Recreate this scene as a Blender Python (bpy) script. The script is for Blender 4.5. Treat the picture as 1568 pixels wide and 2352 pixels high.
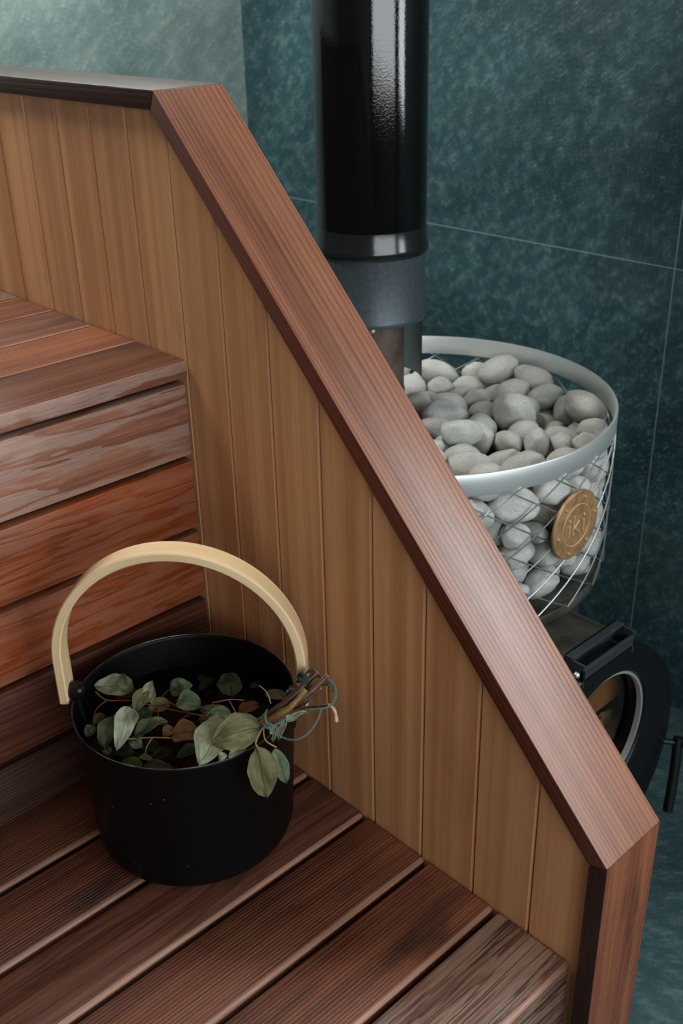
import bpy, bmesh, math, random
from mathutils import Vector, Matrix, Quaternion, noise

for _o in list(bpy.data.objects): bpy.data.objects.remove(_o)
SC = bpy.context.scene
COL = SC.collection
R = math.radians

# ------------------------------------------------------------------ camera
cam_data = bpy.data.cameras.new('camera')
cam = bpy.data.objects.new('camera', cam_data); COL.objects.link(cam)
CAM = Vector((1.0103263, -0.68913315, 0.9290379))
def _cam_axes(yaw, pitch, roll):
    f = Vector((math.cos(yaw)*math.cos(pitch), math.sin(yaw)*math.cos(pitch), -math.sin(pitch)))
    r = Vector((math.sin(yaw), -math.cos(yaw), 0)); u = r.cross(f)
    return (math.cos(roll)*r + math.sin(roll)*u, -math.sin(roll)*r + math.cos(roll)*u, f)
_r, _u, _f = _cam_axes(R(137.22636), R(27.09307), R(-1.38976))
cam.matrix_world = Matrix(((_r.x, _u.x, -_f.x, CAM.x), (_r.y, _u.y, -_f.y, CAM.y), (_r.z, _u.z, -_f.z, CAM.z), (0, 0, 0, 1)))
cam_data.sensor_fit = 'VERTICAL'; cam_data.sensor_height = 36.0; cam_data.sensor_width = 24.0
cam_data.lens = 36.0*2411.94/2352
cam_data.clip_start = .05; cam_data.clip_end = 50
cam_data.dof.use_dof = True; cam_data.dof.focus_distance = 1.27; cam_data.dof.aperture_fstop = 6.3
SC.camera = cam

# ------------------------------------------------------------------ light and view
SC.view_settings.view_transform = 'Standard'; SC.view_settings.look = 'None'
SC.view_settings.gamma = 1.0; SC.view_settings.use_curve_mapping = False
SC.view_settings.exposure = 0.0
W = bpy.data.worlds.new('world'); SC.world = W; W.use_nodes = True
W.node_tree.nodes['Background'].inputs[0].default_value = (.55, .72, .85, 1)
W.node_tree.nodes['Background'].inputs[1].default_value = .35
def area(name, loc, size, direction, energy, color):
    d = bpy.data.lights.new(name, 'AREA'); d.shape = 'RECTANGLE'; d.size, d.size_y = size
    d.energy = energy; d.color = color
    o = bpy.data.objects.new(name, d); COL.objects.link(o); o.location = loc
    o.rotation_euler = Vector(direction).to_track_quat('-Z', 'Y').to_euler(); return o
# daylight coming in through the two windows of the room
area('daylight_side', (2.60, -.62, 1.03), (2.55, 1.0), (-1, 0, 0), 54, (.93, .97, 1.0))
area('added_fill_light', (-.80, -.16, 1.74), (.45, .45), (-.05, .15, -1), 28, (1.0, .95, .90))  # unseen fill added overhead to brighten the upper panels and left wall
area('added_fill_light', (-.78, .62, 1.74), (.30, .30), (-.1, .1, -1), 9, (1.0, .96, .92))  # second added fill, lifts both walls near the corner and the stones
area('daylight_back', (1.55, .985, 1.08), (1.3, .95), (0, -1, 0), 38, (.90, .96, 1.0))

# ------------------------------------------------------------------ node helpers
class NT:
    def __init__(s, name):
        s.m = bpy.data.materials.new(name); s.m.use_nodes = True
        s.t = s.m.node_tree; s.t.nodes.clear()
        s.out = s.n('ShaderNodeOutputMaterial')
    def n(s, kind, **kw):
        x = s.t.nodes.new(kind)
        for k, v in kw.items(): setattr(x, k, v)
        return x
    def put(s, sock, v):
        if isinstance(v, bpy.types.NodeSocket): s.t.links.new(v, sock)
        elif v is not None:
            if isinstance(v, (tuple, list)) and len(v) == 3 and sock.type == 'RGBA': v = (*v, 1)
            sock.default_value = v
    def math(s, op, a, b=None, c=None, clamp=False):
        x = s.n('ShaderNodeMath', operation=op, use_clamp=clamp)
        s.put(x.inputs[0], a)
        if b is not None: s.put(x.inputs[1], b)
        if c is not None: s.put(x.inputs[2], c)
        return x.outputs[0]
    def vec(s, x, y, z):
        v = s.n('ShaderNodeCombineXYZ'); s.put(v.inputs[0], x); s.put(v.inputs[1], y); s.put(v.inputs[2], z)
        return v.outputs[0]
    def sep(s, v):
        x = s.n('ShaderNodeSeparateXYZ'); s.put(x.inputs[0], v); return x.outputs
    def noise(s, v, scale, detail=2, rough=.5, lac=2.0, dist=0):
        x = s.n('ShaderNodeTexNoise'); s.put(x.inputs['Vector'], v); x.inputs['Scale'].default_value = scale
        x.inputs['Detail'].default_value = detail; x.inputs['Roughness'].default_value = rough
        x.inputs['Lacunarity'].default_value = lac; x.inputs['Distortion'].default_value = dist
        return x.outputs['Fac']
    def ramp(s, v, stops, interp='LINEAR'):
        x = s.n('ShaderNodeValToRGB'); x.color_ramp.interpolation = interp
        e = x.color_ramp.elements
        while len(e) < len(stops): e.new(.5)
        for i, (p, c) in enumerate(stops):
            e[i].position = p
            if not isinstance(c, (tuple, list)): c = (c, c, c)
            e[i].color = (*c, 1)
        s.put(x.inputs[0], v); return x.outputs[0]
    def mix(s, f, a, b, blend='MIX'):
        x = s.n('ShaderNodeMix', data_type='RGBA', blend_type=blend)
        s.put(x.inputs[0], f); s.put(x.inputs[6], a); s.put(x.inputs[7], b); return x.outputs[2]
    def smooth(s, v, lo, hi):
        x = s.n('ShaderNodeMapRange', interpolation_type='SMOOTHSTEP')
        s.put(x.inputs[0], v); x.inputs[1].default_value = lo; x.inputs[2].default_value = hi
        return x.outputs[0]
    def attr(s, name):
        x = s.n('ShaderNodeAttribute', attribute_name=name); return x
    def obj(s):
        return s.n('ShaderNodeTexCoord').outputs['Object']
    def bump(s, h, strength=.5, dist=.001, normal=None):
        x = s.n('ShaderNodeBump'); x.inputs['Strength'].default_value = strength
        x.inputs['Distance'].default_value = dist; s.put(x.inputs['Height'], h)
        if normal: s.put(x.inputs['Normal'], normal)
        return x.outputs[0]
    def bsdf(s, color, rough=.5, metal=0, normal=None, spec=.5, **kw):
        b = s.n('ShaderNodeBsdfPrincipled')
        s.put(b.inputs['Base Color'], color); s.put(b.inputs['Roughness'], rough); s.put(b.inputs['Metallic'], metal)
        s.put(b.inputs['Specular IOR Level'], spec)
        if normal: s.put(b.inputs['Normal'], normal)
        for k, v in kw.items(): s.put(b.inputs[k.replace('_', ' ')], v)
        s.t.links.new(b.outputs[0], s.out.inputs[0]); return b
def srgb(r, g, b):
    f = lambda c: (c/255/12.92) if c <= 10 else ((c/255+.055)/1.055)**2.4
    return (f(r), f(g), f(b))

def wood(name, light, mid, dark, freq=230, warp=2.6, ring=.55, fibre=.35, blotch=.5, cathedral=0.0, ccut=.0,
         pale=None, pale_amt=0.0, rough=(.42, .62), bump=.6, bdist=.0005, spec=.5, stretch=1.1, figure=None):
    """Planed timber: growth rings along 'gc' (x along the grain, y across, z through), fibres, blotches, silvering."""
    s = NT(name)
    gc = s.attr('gc').outputs['Vector']; tone = s.attr('tone').outputs['Fac']
    a, c, d = s.sep(gc)
    lo = s.noise(s.vec(s.math('MULTIPLY', a, stretch), s.math('MULTIPLY', c, 9), s.math('MULTIPLY', d, 9)), 1.0, 2, .45)
    lo = s.math('SUBTRACT', lo, .5)
    if figure:
        ff = s.noise(s.vec(s.math('MULTIPLY', a, figure[0]), s.math('MULTIPLY', c, figure[1]), s.math('MULTIPLY', d, figure[1])), 1.0, 4, .55)
        t = s.math('ADD', s.math('MULTIPLY', ff, figure[2]), s.math('MULTIPLY', c, freq))
    elif cathedral:
        cc = s.math('SUBTRACT', s.math('ADD', c, s.math('MULTIPLY', s.math('SUBTRACT', s.noise(s.vec(s.math('MULTIPLY', a, 2.2), 0, d), 1.0, 1), .5), .06)), ccut)
        q = s.math('MULTIPLY', s.math('MULTIPLY', cc, cc), cathedral)
        t = s.math('ADD', s.math('MULTIPLY', q, freq), s.math('MULTIPLY', a, freq*.045))
        t = s.math('ADD', t, s.math('MULTIPLY', lo, warp*2.2))
    else:
        t = s.math('ADD', s.math('MULTIPLY', c, freq), s.math('MULTIPLY', lo, warp*6))
        t = s.math('ADD', t, s.math('MULTIPLY', d, freq*.6))
    fr = s.math('FRACT', t)
    rg = s.ramp(fr, [(0, .75), (.10, 1.0), (.24, .35), (.55, .08), (.86, .3), (1, .75)])
    fib = s.noise(s.vec(s.math('MULTIPLY', a, 9), s.math('MULTIPLY', c, 620), s.math('MULTIPLY', d, 620)), 1.0, 3, .65)
    fib2 = s.noise(s.vec(s.math('MULTIPLY', a, 28), s.math('MULTIPLY', c, 1500), s.math('MULTIPLY', d, 1500)), 1.0, 2, .6)
    bl = s.noise(s.vec(s.math('MULTIPLY', a, 5.5), s.math('MULTIPLY', c, 17), s.math('MULTIPLY', d, 17)), 1.0, 3, .55)
    band = s.noise(s.vec(s.math('MULTIPLY', a, .7), s.math('MULTIPLY', c, 55), s.math('MULTIPLY', d, 40)), 1.0, 2, .5)
    base = s.mix(s.smooth(band, .3, .7), mid, light)
    base = s.mix(s.math('MULTIPLY', s.smooth(tone, 0, 1), .45), base, dark)
    rf = s.math('MULTIPLY', rg, s.math('MULTIPLY_ADD', bl, 1.0, .35), clamp=True)
    base = s.mix(s.math('MULTIPLY', rf, ring, clamp=True), base, dark)
    fm = s.math('MULTIPLY', s.math('SUBTRACT', s.smooth(fib, .32, .68), .5), fibre)
    base = s.mix(s.math('MAXIMUM', s.math('MULTIPLY', fm, -1), 0), base, dark)
    base = s.mix(s.math('MAXIMUM', fm, 0), base, light)
    base = s.mix(s.math('MULTIPLY', s.smooth(bl, .52, .74), blotch, clamp=True), base, dark)
    if pale:
        pm = s.math('MULTIPLY', s.smooth(s.math('SUBTRACT', s.math('ADD', s.math('MULTIPLY', fr, .55), s.noise(s.vec(s.math('MULTIPLY', a, 9), s.math('MULTIPLY', c, 30), d), 1.0, 4, .6)), .0), .62, .80), pale_amt)
        base = s.mix(s.math('MULTIPLY', pm, s.smooth(fib2, .25, .6)), base, pale)
    h = s.math('ADD', s.math('MULTIPLY', rg, -.8), s.math('ADD', s.math('MULTIPLY', fib, .9), s.math('MULTIPLY', fib2, .5)))
    nrm = s.bump(h, bump, bdist)
    rr = s.math('MULTIPLY_ADD', fib, rough[1]-rough[0], rough[0])
    s.bsdf(base, rr, 0, nrm, spec)
    return s.m

# timber: heat-treated softwood benches, red cedar panels and caps
M = {}
M['panel'] = wood('cedar_panel', srgb(204,152,106), srgb(180,126,82), srgb(124,80,50), freq=120, warp=.5, ring=.10, fibre=.20, blotch=.22, rough=(.40,.55), bump=.22, bdist=.0003, stretch=.5)
M['cap'] = wood('cap_timber', srgb(146,94,68), srgb(118,72,50), srgb(50,24,16), freq=150, warp=1.3, ring=.66, fibre=.5, blotch=.3, rough=(.36, .48), bump=.45, stretch=.6, spec=.85)
M['cap_post'] = wood('cap_timber_post', srgb(136,82,52), srgb(106,58,38), srgb(44,20,14), freq=260, warp=1.0, ring=.7, fibre=.55, blotch=.8, rough=(.42,.60), bump=.7, stretch=.6, spec=.4)
M['cap_edge'] = wood('cap_edge_dark', srgb(112,54,36), srgb(84,38,25), srgb(34,15,10), freq=250, warp=1.0, ring=.6, fibre=.4, blotch=.4, rough=(.40,.56), bump=.7, stretch=.6)
M['cap_edge_black'] = wood('cap_edge_black', srgb(62,32,23), srgb(42,21,15), srgb(14,8,6), freq=250, warp=1.0, ring=.6, fibre=.5, blotch=.4, rough=(.40,.56), bump=.8, stretch=.6)
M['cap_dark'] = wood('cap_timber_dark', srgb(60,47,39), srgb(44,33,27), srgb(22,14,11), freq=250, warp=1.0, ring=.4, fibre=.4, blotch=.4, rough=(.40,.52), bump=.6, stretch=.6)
M['deck'] = wood('deck_timber', srgb(138,82,56), srgb(106,58,39), srgb(34,17,12), freq=230, warp=.9, ring=.72, fibre=.6, blotch=.75, rough=(.34,.52), bump=1.0, bdist=.0009, stretch=.7)
M['deck_bold'] = wood('deck_timber_bold', srgb(130,90,70), srgb(90,54,40), srgb(32,17,12), freq=30, ring=.9, fibre=.7, blotch=.6, figure=(1.1, 30, 13), pale=srgb(146,130,116), pale_amt=.45, rough=(.34,.52), bump=1.0, bdist=.0012)
M['deck_cathedral'] = wood('deck_timber_figured', srgb(128,84,64), srgb(98,58,44), srgb(44,24,18), freq=18, ring=.55, fibre=.6, blotch=.5, figure=(1.5, 14, 9), rough=(.36,.54), bump=.8, bdist=.0007)
M['riser_pink'] = wood('riser_timber_silvered', srgb(160,110,88), srgb(134,86,66), srgb(84,48,36), freq=12, ring=.45, fibre=.6, blotch=.35, figure=(1.5, 15, 7), pale=srgb(166,148,138), pale_amt=.62, rough=(.40,.58), bump=.6, bdist=.0006)
M['riser_orange'] = wood('riser_timber_orange', srgb(168,88,46), srgb(138,64,32), srgb(78,36,20), freq=16, ring=.6, fibre=.6, blotch=.4, figure=(1.9, 18, 9), pale=srgb(146,104,84), pale_amt=.5, rough=(.36,.54), bump=.6, bdist=.0006)
M['riser_brown'] = wood('riser_timber_brown', srgb(120,68,48), srgb(94,50,36), srgb(40,20,15), freq=110, warp=1.6, ring=.7, fibre=.5, blotch=.5, rough=(.38,.56), bump=.9, bdist=.0008)
M['riser_dark'] = wood('riser_timber_dark', srgb(92,56,42), srgb(66,36,27), srgb(26,14,11), freq=170, warp=1.4, ring=.7, fibre=.5, blotch=.5, rough=(.40,.58), bump=.9, bdist=.0008)
M['riser_warm'] = wood('bench_timber_warm', srgb(150,88,56), srgb(122,66,40), srgb(58,28,18), freq=160, warp=1.2, ring=.6, fibre=.5, blotch=.4, rough=(.38,.56), bump=.9, bdist=.0008)
M['lit_edge'] = wood('lit_board_edge', srgb(172,134,114), srgb(140,100,82), srgb(74,46,36), freq=300, ring=.3, fibre=.7, blotch=.6, rough=(.32,.48), bump=.5)  # paler wood that paints window light onto the board bevels
M['frame'] = wood('frame_timber', srgb(80,52,38), srgb(60,38,28), srgb(30,18,14), freq=200, rough=(.5,.7))

def simple(name, color, rough=.5, metal=0, spec=.5, noise_amt=0, nscale=40, bump=0, bscale=200, bdist=.0005, col2=None, **kw):
    s = NT(name); o = s.obj(); c = color
    if noise_amt: c = s.mix(s.math('MULTIPLY', s.smooth(s.noise(o, nscale, 4, .6), .35, .7), noise_amt), color, col2 or tuple(x*.4 for x in color))
    nr = s.bump(s.noise(o, bscale, 3, .6), bump, bdist) if bump else None
    s.bsdf(c, rough, metal, nr, spec, **kw); return s.m
def tile_material(name, c_dark, c_mid, c_light, gx, gz, floor=False, grout=None, axis=0, rough=.42, amt=.8):
    s = NT(name); o = s.obj(); x, y, z = s.sep(o)
    hx = (x, y)[axis]
    if floor: u1, u2 = x, y
    else: u1, u2 = hx, z
    ru = s.math('ADD', s.math('MULTIPLY', u1, .80), s.math('MULTIPLY', u2, .60)); rv = s.math('SUBTRACT', s.math('MULTIPLY', u2, .80), s.math('MULTIPLY', u1, .60))
    diag = s.vec(s.math('MULTIPLY', ru, .72), rv, 0)       # natural cleft streaks running diagonally
    big = s.noise(diag, 3.4, 4, .60, dist=.3)
    med = s.noise(diag, 42, 6, .72)
    spk = s.noise(diag, 170, 4, .72)
    c = s.mix(s.smooth(big, .30, .72), c_dark, c_mid)
    c = s.mix(s.math('MULTIPLY', s.smooth(med, .42, .78), s.math('MULTIPLY_ADD', s.smooth(big, .30, .75), .5, .12)), c, c_light)
    c = s.mix(s.math('MULTIPLY', s.smooth(spk, .50, .72), s.math('MULTIPLY_ADD', s.smooth(med, .4, .65), .45, .12)), c, c_light)
    c = s.mix(s.math('MULTIPLY', s.smooth(s.noise(diag, 1.9, 3, .5), .52, .75), .30), c, srgb(58, 70, 64))
    def line(v, off, w):
        f = s.math('FRACT', s.math('DIVIDE', s.math('ADD', v, 12-off), 1.2))
        q = s.math('ABSOLUTE', s.math('SUBTRACT', f, .5))
        return s.math('GREATER_THAN', q, .5 - w/1.2)
    g = 0.0 if floor else s.math('MAXIMUM', line(hx, gx, .0014), line(z, gz, .0014))
    c = s.mix(s.math('MULTIPLY', g, .75), c, grout or srgb(104, 128, 128))
    h = s.math('ADD', med, s.math('MULTIPLY', spk, .6))
    s.bsdf(c, s.math('MULTIPLY_ADD', med, .25, rough-.08), 0, s.bump(h, .55, .0012), .5)
    return s.m
TD, TM, TL = srgb(20,48,55), srgb(42,74,80), srgb(112,138,138)
M['tile_back'] = tile_material('slate_tile_back', TD, TM, TL, .0606, .451)
M['tile_left_lit'] = tile_material('slate_tile_left_lit', srgb(84,108,108), srgb(120,142,138), srgb(172,188,184), .01, .451, axis=1)  # same slate in lighter colours, the light on this wall painted in
M['tile_floor'] = tile_material('slate_tile_floor', srgb(32,58,64), srgb(60,88,92), srgb(124,148,148), .4606, .11, floor=True, rough=.36)
M['plaster'] = simple('dark_plaster', srgb(70,72,70), .8, bump=.2)
M['ceiling'] = simple('ceiling_boards', srgb(120,96,74), .7)
M['glass'] = None
M['pail'] = simple('black_enamel', srgb(12,13,14), .30, 0, .5, bump=.12, bscale=350, bdist=.0003)
_s = NT('pail_enamel'); _o = _s.obj()
_v = _s.n('ShaderNodeTexVoronoi'); _s.put(_v.inputs['Vector'], _o); _v.inputs['Scale'].default_value = 75
_sp = _s.math('MULTIPLY', _s.math('LESS_THAN', _v.outputs['Distance'], .045), _s.smooth(_s.noise(_o, 18, 2), .47, .55))
_s.bsdf(_s.mix(_sp, srgb(6,6,7), srgb(150,152,150)), _s.math('MULTIPLY_ADD', _s.noise(_o, 30, 3), .2, .40), 0, _s.bump(_s.noise(_o, 420, 2), .15, .0003), .18)
M['pail'] = _s.m
M['bentwood'] = wood('bentwood_birch', srgb(232,208,166), srgb(216,188,142), srgb(172,138,92), freq=260, warp=.6, ring=.18, fibre=.25, blotch=.15, rough=(.42,.56), bump=.25, bdist=.0002, stretch=.5)
_s = NT('pail_water')
_s.bsdf((.004,.005,.005), .04, 0, _s.bump(_s.noise(_s.obj(), 30, 2), .15, .002), .25, IOR=1.33)
M['water'] = _s.m
def leaf_mat(name, c1, c2, c3):
    s = NT(name); gc = s.attr('gc').outputs['Vector']; a, c, d = s.sep(gc)
    ac = s.math('ABSOLUTE', c)
    side = s.math('FRACT', s.math('MULTIPLY', s.math('SUBTRACT', a, s.math('MULTIPLY', ac, .55)), 7.0))
    veins = s.math('MULTIPLY', s.math('SUBTRACT', 1, s.smooth(s.math('ABSOLUTE', s.math('SUBTRACT', side, .5)), .0, .09)), .22)
    mid = s.math('MULTIPLY', s.math('SUBTRACT', 1, s.smooth(ac, .015, .07)), .6)
    n = s.noise(s.vec(s.math('MULTIPLY', a, 1.3), c, d), 3.2, 4, .6)
    col = s.mix(s.smooth(n, .36, .66), c1, c2)
    col = s.mix(s.math('MULTIPLY', s.smooth(s.noise(gc, 26, 3, .7), .55, .75), .3), col, c3)
    col = s.mix(s.math('MAXIMUM', veins, mid), col, c3)
    col = s.mix(s.math('MULTIPLY', s.smooth(ac, .86, 1.0), .35), col, c2)
    s.bsdf(col, .62, 0, s.bump(s.math('SUBTRACT', n, s.math('ADD', veins, mid)), .5, .0006), .3)
    return s.m
LK = {'pale': leaf_mat('leaf_pale', srgb(153,167,134), srgb(189,197,165), srgb(100,106,78)),
      'white': leaf_mat('leaf_silver', srgb(180,192,165), srgb(218,225,199), srgb(132,139,109)),
      'sage': leaf_mat('leaf_sage', srgb(110,136,105), srgb(151,169,134), srgb(74,88,62)),
      'green': leaf_mat('leaf_green', srgb(84,108,82), srgb(112,134,104), srgb(56,70,48)),
      'leafgreen': leaf_mat('leaf_fresh', srgb(74,104,49), srgb(98,125,67), srgb(52,69,38)),
      'olive': leaf_mat('leaf_olive', srgb(124,122,87), srgb(151,146,109), srgb(84,78,53)),
      'dkolive': leaf_mat('leaf_dark_olive', srgb(79,76,51), srgb(100,97,69), srgb(50,46,31)),
      'big': leaf_mat('leaf_big', srgb(124,125,87), srgb(156,153,114), srgb(88,81,53)),
      'brown': leaf_mat('leaf_brown', srgb(134,102,64), srgb(163,129,87), srgb(88,60,35)),
      'rust': leaf_mat('leaf_rust', srgb(110,62,35), srgb(134,83,49), srgb(67,37,22)),
      'dark': leaf_mat('leaf_dark', srgb(45,51,42), srgb(64,69,56), srgb(28,32,26)),
      'teal': leaf_mat('leaf_teal', srgb(60,81,80), srgb(88,109,105), srgb(36,48,49))}
M['stem'] = simple('stem_red', srgb(128,76,46), .6)
M['yellow'] = simple('stem_yellow', srgb(158,132,78), .6)
M['pale_stem'] = simple('stem_pale', srgb(176,160,126), .6)
M['dark_stick'] = simple('stick_bark', srgb(92,58,40), .5, noise_amt=.7, nscale=160, col2=srgb(26,18,14), bump=.5, bscale=300)
M['yellow_stick'] = simple('stick_yellow', srgb(132,104,44), .5, noise_amt=.7, nscale=120, col2=srgb(60,40,20), bump=.4, bscale=300)
M['peeled_stick'] = simple('stick_peeled', srgb(206,180,146), .6, noise_amt=.4, nscale=200, col2=srgb(150,110,80))
M['cut'] = simple('cut_wood', srgb(196,160,122), .7)
M['twine'] = simple('twine_teal', srgb(96,118,110), .85, noise_amt=.5, nscale=500, col2=srgb(60,84,82), bump=.6, bscale=900)
_s = NT('stone_grey'); _o = _s.obj(); _ri = _s.n('ShaderNodeObjectInfo').outputs['Random']
_oo = _s.n('ShaderNodeVectorMath', operation='ADD'); _s.put(_oo.inputs[0], _o); _s.put(_oo.inputs[1], _s.vec(_s.math('MULTIPLY', _ri, 9), _ri, 0)); _oo = _oo.outputs[0]
_c = _s.mix(_s.smooth(_s.noise(_oo, 22, 3), .3, .7), srgb(166,170,166), srgb(190,192,186))
_c = _s.mix(_s.math('MULTIPLY', _s.smooth(_s.noise(_oo, 420, 3, .7), .50, .66), .55), _c, srgb(112,116,114))
_c = _s.mix(_s.math('MULTIPLY', _ri, .22), _c, srgb(138,136,130))
_s.bsdf(_c, .82, 0, _s.bump(_s.noise(_oo, 260, 4, .7), .35, .0012), .3)
M['stone'] = _s.m
M['pale_rim'] = simple('pale_rim', srgb(92,94,94), .35, .7, noise_amt=.8, nscale=40, col2=srgb(16,17,18))
M['steel'] = simple('brushed_steel', srgb(216,222,220), .40, .75, bump=.08, bscale=120)
M['wire'] = simple('wire_steel', srgb(176,184,184), .45, 1.0)
M['firebox'] = simple('heat_tinted_steel', srgb(128,128,120), .48, .8, noise_amt=.8, nscale=16, col2=srgb(66,58,50), bump=.2, bscale=60)
M['pipe_rust'] = simple('rusty_pipe', srgb(96,84,76), .6, .5, noise_amt=.8, nscale=28, col2=srgb(54,44,40), bump=.3, bscale=90)
M['pipe_red'] = simple('red_oxide', srgb(120,66,54), .7, .1, noise_amt=.5, nscale=50)
M['black_gloss'] = simple('black_gloss_enamel', srgb(8,9,10), .06, 0, .6, bump=.22, bscale=300, bdist=.0005)
M['ring_gloss'] = simple('ring_enamel', srgb(30,34,36), .16, .3, .6, bump=.15, bscale=120, bdist=.0006)
M['collar'] = simple('grey_enamel', srgb(62,72,78), .42, .35, noise_amt=.25, nscale=140, col2=srgb(96,108,114))
M['heat_shield'] = simple('shield_grey', srgb(158,178,180), .5, .3)
M['cast_black'] = simple('cast_black', srgb(15,16,18), .38, .2, bump=.1, bscale=240)
M['cast_grey'] = simple('cast_grey', srgb(54,62,68), .5, .4, noise_amt=.4, nscale=90)
M['badge'] = simple('bronze', srgb(170,136,96), .58, .45, noise_amt=.6, nscale=60, col2=srgb(110,84,54), bump=.2, bscale=160)
M['badge_hi'] = simple('bronze_raised', srgb(204,172,128), .5, .5)
M['firebrick'] = simple('fireclay', srgb(190,142,104), .85, noise_amt=.6, nscale=14, col2=srgb(84,62,46))
M['paper'] = simple('crumpled_paper', srgb(196,180,140), .9)
_s = NT('door_glass'); _g = _s.n('ShaderNodeBsdfGlossy'); _g.inputs['Roughness'].default_value = .03; _s.put(_g.inputs['Color'], (.8,.85,.88))
_tr = _s.n('ShaderNodeBsdfTransparent'); _s.put(_tr.inputs['Color'], (.80,.76,.70))
_mx = _s.n('ShaderNodeMixShader'); _s.put(_mx.inputs[0], .07); _s.t.links.new(_tr.outputs[0], _mx.inputs[1]); _s.t.links.new(_g.outputs[0], _mx.inputs[2])
_s.t.links.new(_mx.outputs[0], _s.out.inputs[0]); M['glass'] = _s.m
M['window_frame'] = simple('window_frame_paint', srgb(52,56,58), .5)

# ------------------------------------------------------------------ mesh helpers
RND = random.Random(11)
def tag(o, label=None, cat=None, group=None, kind=None):
    for k, v in (('label', label), ('category', cat), ('group', group), ('kind', kind)):
        if v: o[k] = v
    return o
def empty(name, loc=(0,0,0), **kw):
    o = bpy.data.objects.new(name, None); COL.objects.link(o); o.location = loc; o.empty_display_size = .02
    return tag(o, **kw)
def finish(name, bm, mat, parent=None, smooth=True, angle=40, label=None):
    bmesh.ops.recalc_face_normals(bm, faces=bm.faces[:])
    me = bpy.data.meshes.new(name); bm.to_mesh(me); bm.free()
    if smooth:
        for p in me.polygons: p.use_smooth = True
        me.set_sharp_from_angle(angle=R(angle))
    me.materials.append(mat)
    o = bpy.data.objects.new(name, me); COL.objects.link(o)
    if parent:
        o.parent = parent; o.matrix_parent_inverse = Matrix.Identity(4)
        # geometry is written in world coordinates: keep it there under a moved parent
        o.location = -_world_loc(parent)
    if label: o['label'] = label
    return o
def _world_loc(p):
    v = p.location.copy()
    while p.parent: p = p.parent; v = v + p.location
    return v
def prism(bm, pts, axis, lo, hi, gdir=None, bevel=0.0, seg=2, tone=None, gorg=None):
    """Extrude polygon pts (in the two other axes) along axis from lo to hi; writes grain coordinates."""
    gl = bm.verts.layers.float_vector.get('gc') or bm.verts.layers.float_vector.new('gc')
    tl = bm.verts.layers.float.get('tone') or bm.verts.layers.float.new('tone')
    tmp = bmesh.new()
    def P(a, b, t): return {0: Vector((t, a, b)), 1: Vector((a, t, b)), 2: Vector((a, b, t))}[axis]
    v0 = [tmp.verts.new(P(a, b, lo)) for a, b in pts]; v1 = [tmp.verts.new(P(a, b, hi)) for a, b in pts]
    n = len(pts)
    tmp.faces.new(v0); tmp.faces.new(list(reversed(v1)))
    for i in range(n): tmp.faces.new((v0[i], v1[i], v1[(i+1) % n], v0[(i+1) % n]))
    bmesh.ops.recalc_face_normals(tmp, faces=tmp.faces[:])
    if bevel: bmesh.ops.bevel(tmp, geom=tmp.edges[:], offset=bevel, segments=seg, profile=.5, affect='EDGES')
    tmp.verts.index_update()
    g, a_ = gdir or (Vector((1,0,0)), Vector((0,1,0)))
    g = Vector(g).normalized(); a_ = Vector(a_).normalized(); d_ = g.cross(a_)
    off = Vector((RND.uniform(0, 50), RND.uniform(-.01, .01), RND.uniform(0, .0)))
    ctr = sum((v.co for v in tmp.verts), Vector())/len(tmp.verts)
    t_ = RND.random() if tone is None else tone
    mp = []
    for v in tmp.verts:
        w = bm.verts.new(v.co); r = v.co - ctr
        w[gl] = Vector((v.co.dot(g), r.dot(a_), r.dot(d_))) + off; w[tl] = t_; mp.append(w)
    for f in tmp.faces: bm.faces.new([mp[v.index] for v in f.verts])
    tmp.free()
def box(bm, x0, x1, y0, y1, z0, z1, **kw):
    prism(bm, [(x0, y0), (x1, y0), (x1, y1), (x0, y1)], 2, z0, z1, **kw)
def board(name, parent, mat, x0, x1, y0, y1, z0, z1, along, across, bevel=.003, seg=3, tone=None, label=None):
    bm = bmesh.new(); box(bm, x0, x1, y0, y1, z0, z1, gdir=(along, across), bevel=bevel, seg=seg, tone=tone)
    return finish(name, bm, mat, parent, label=label)
def frame_from(d):
    d = d.normalized(); h = Vector((0,0,1)) if abs(d.z) < .9 else Vector((1,0,0))
    u = d.cross(h).normalized(); return u, d.cross(u).normalized()
def cyl(bm, p0, p1, r0, r1=None, seg=32, cap=True):
    p0, p1 = Vector(p0), Vector(p1); r1 = r0 if r1 is None else r1; u, v = frame_from(p1-p0)
    A = [bm.verts.new(p0 + (u*math.cos(t)+v*math.sin(t))*r0) for t in [2*math.pi*i/seg for i in range(seg)]]
    B = [bm.verts.new(p1 + (u*math.cos(t)+v*math.sin(t))*r1) for t in [2*math.pi*i/seg for i in range(seg)]]
    for i in range(seg): bm.faces.new((A[i], A[(i+1) % seg], B[(i+1) % seg], B[i]))
    if cap: bm.faces.new(A); bm.faces.new(list(reversed(B)))
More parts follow.
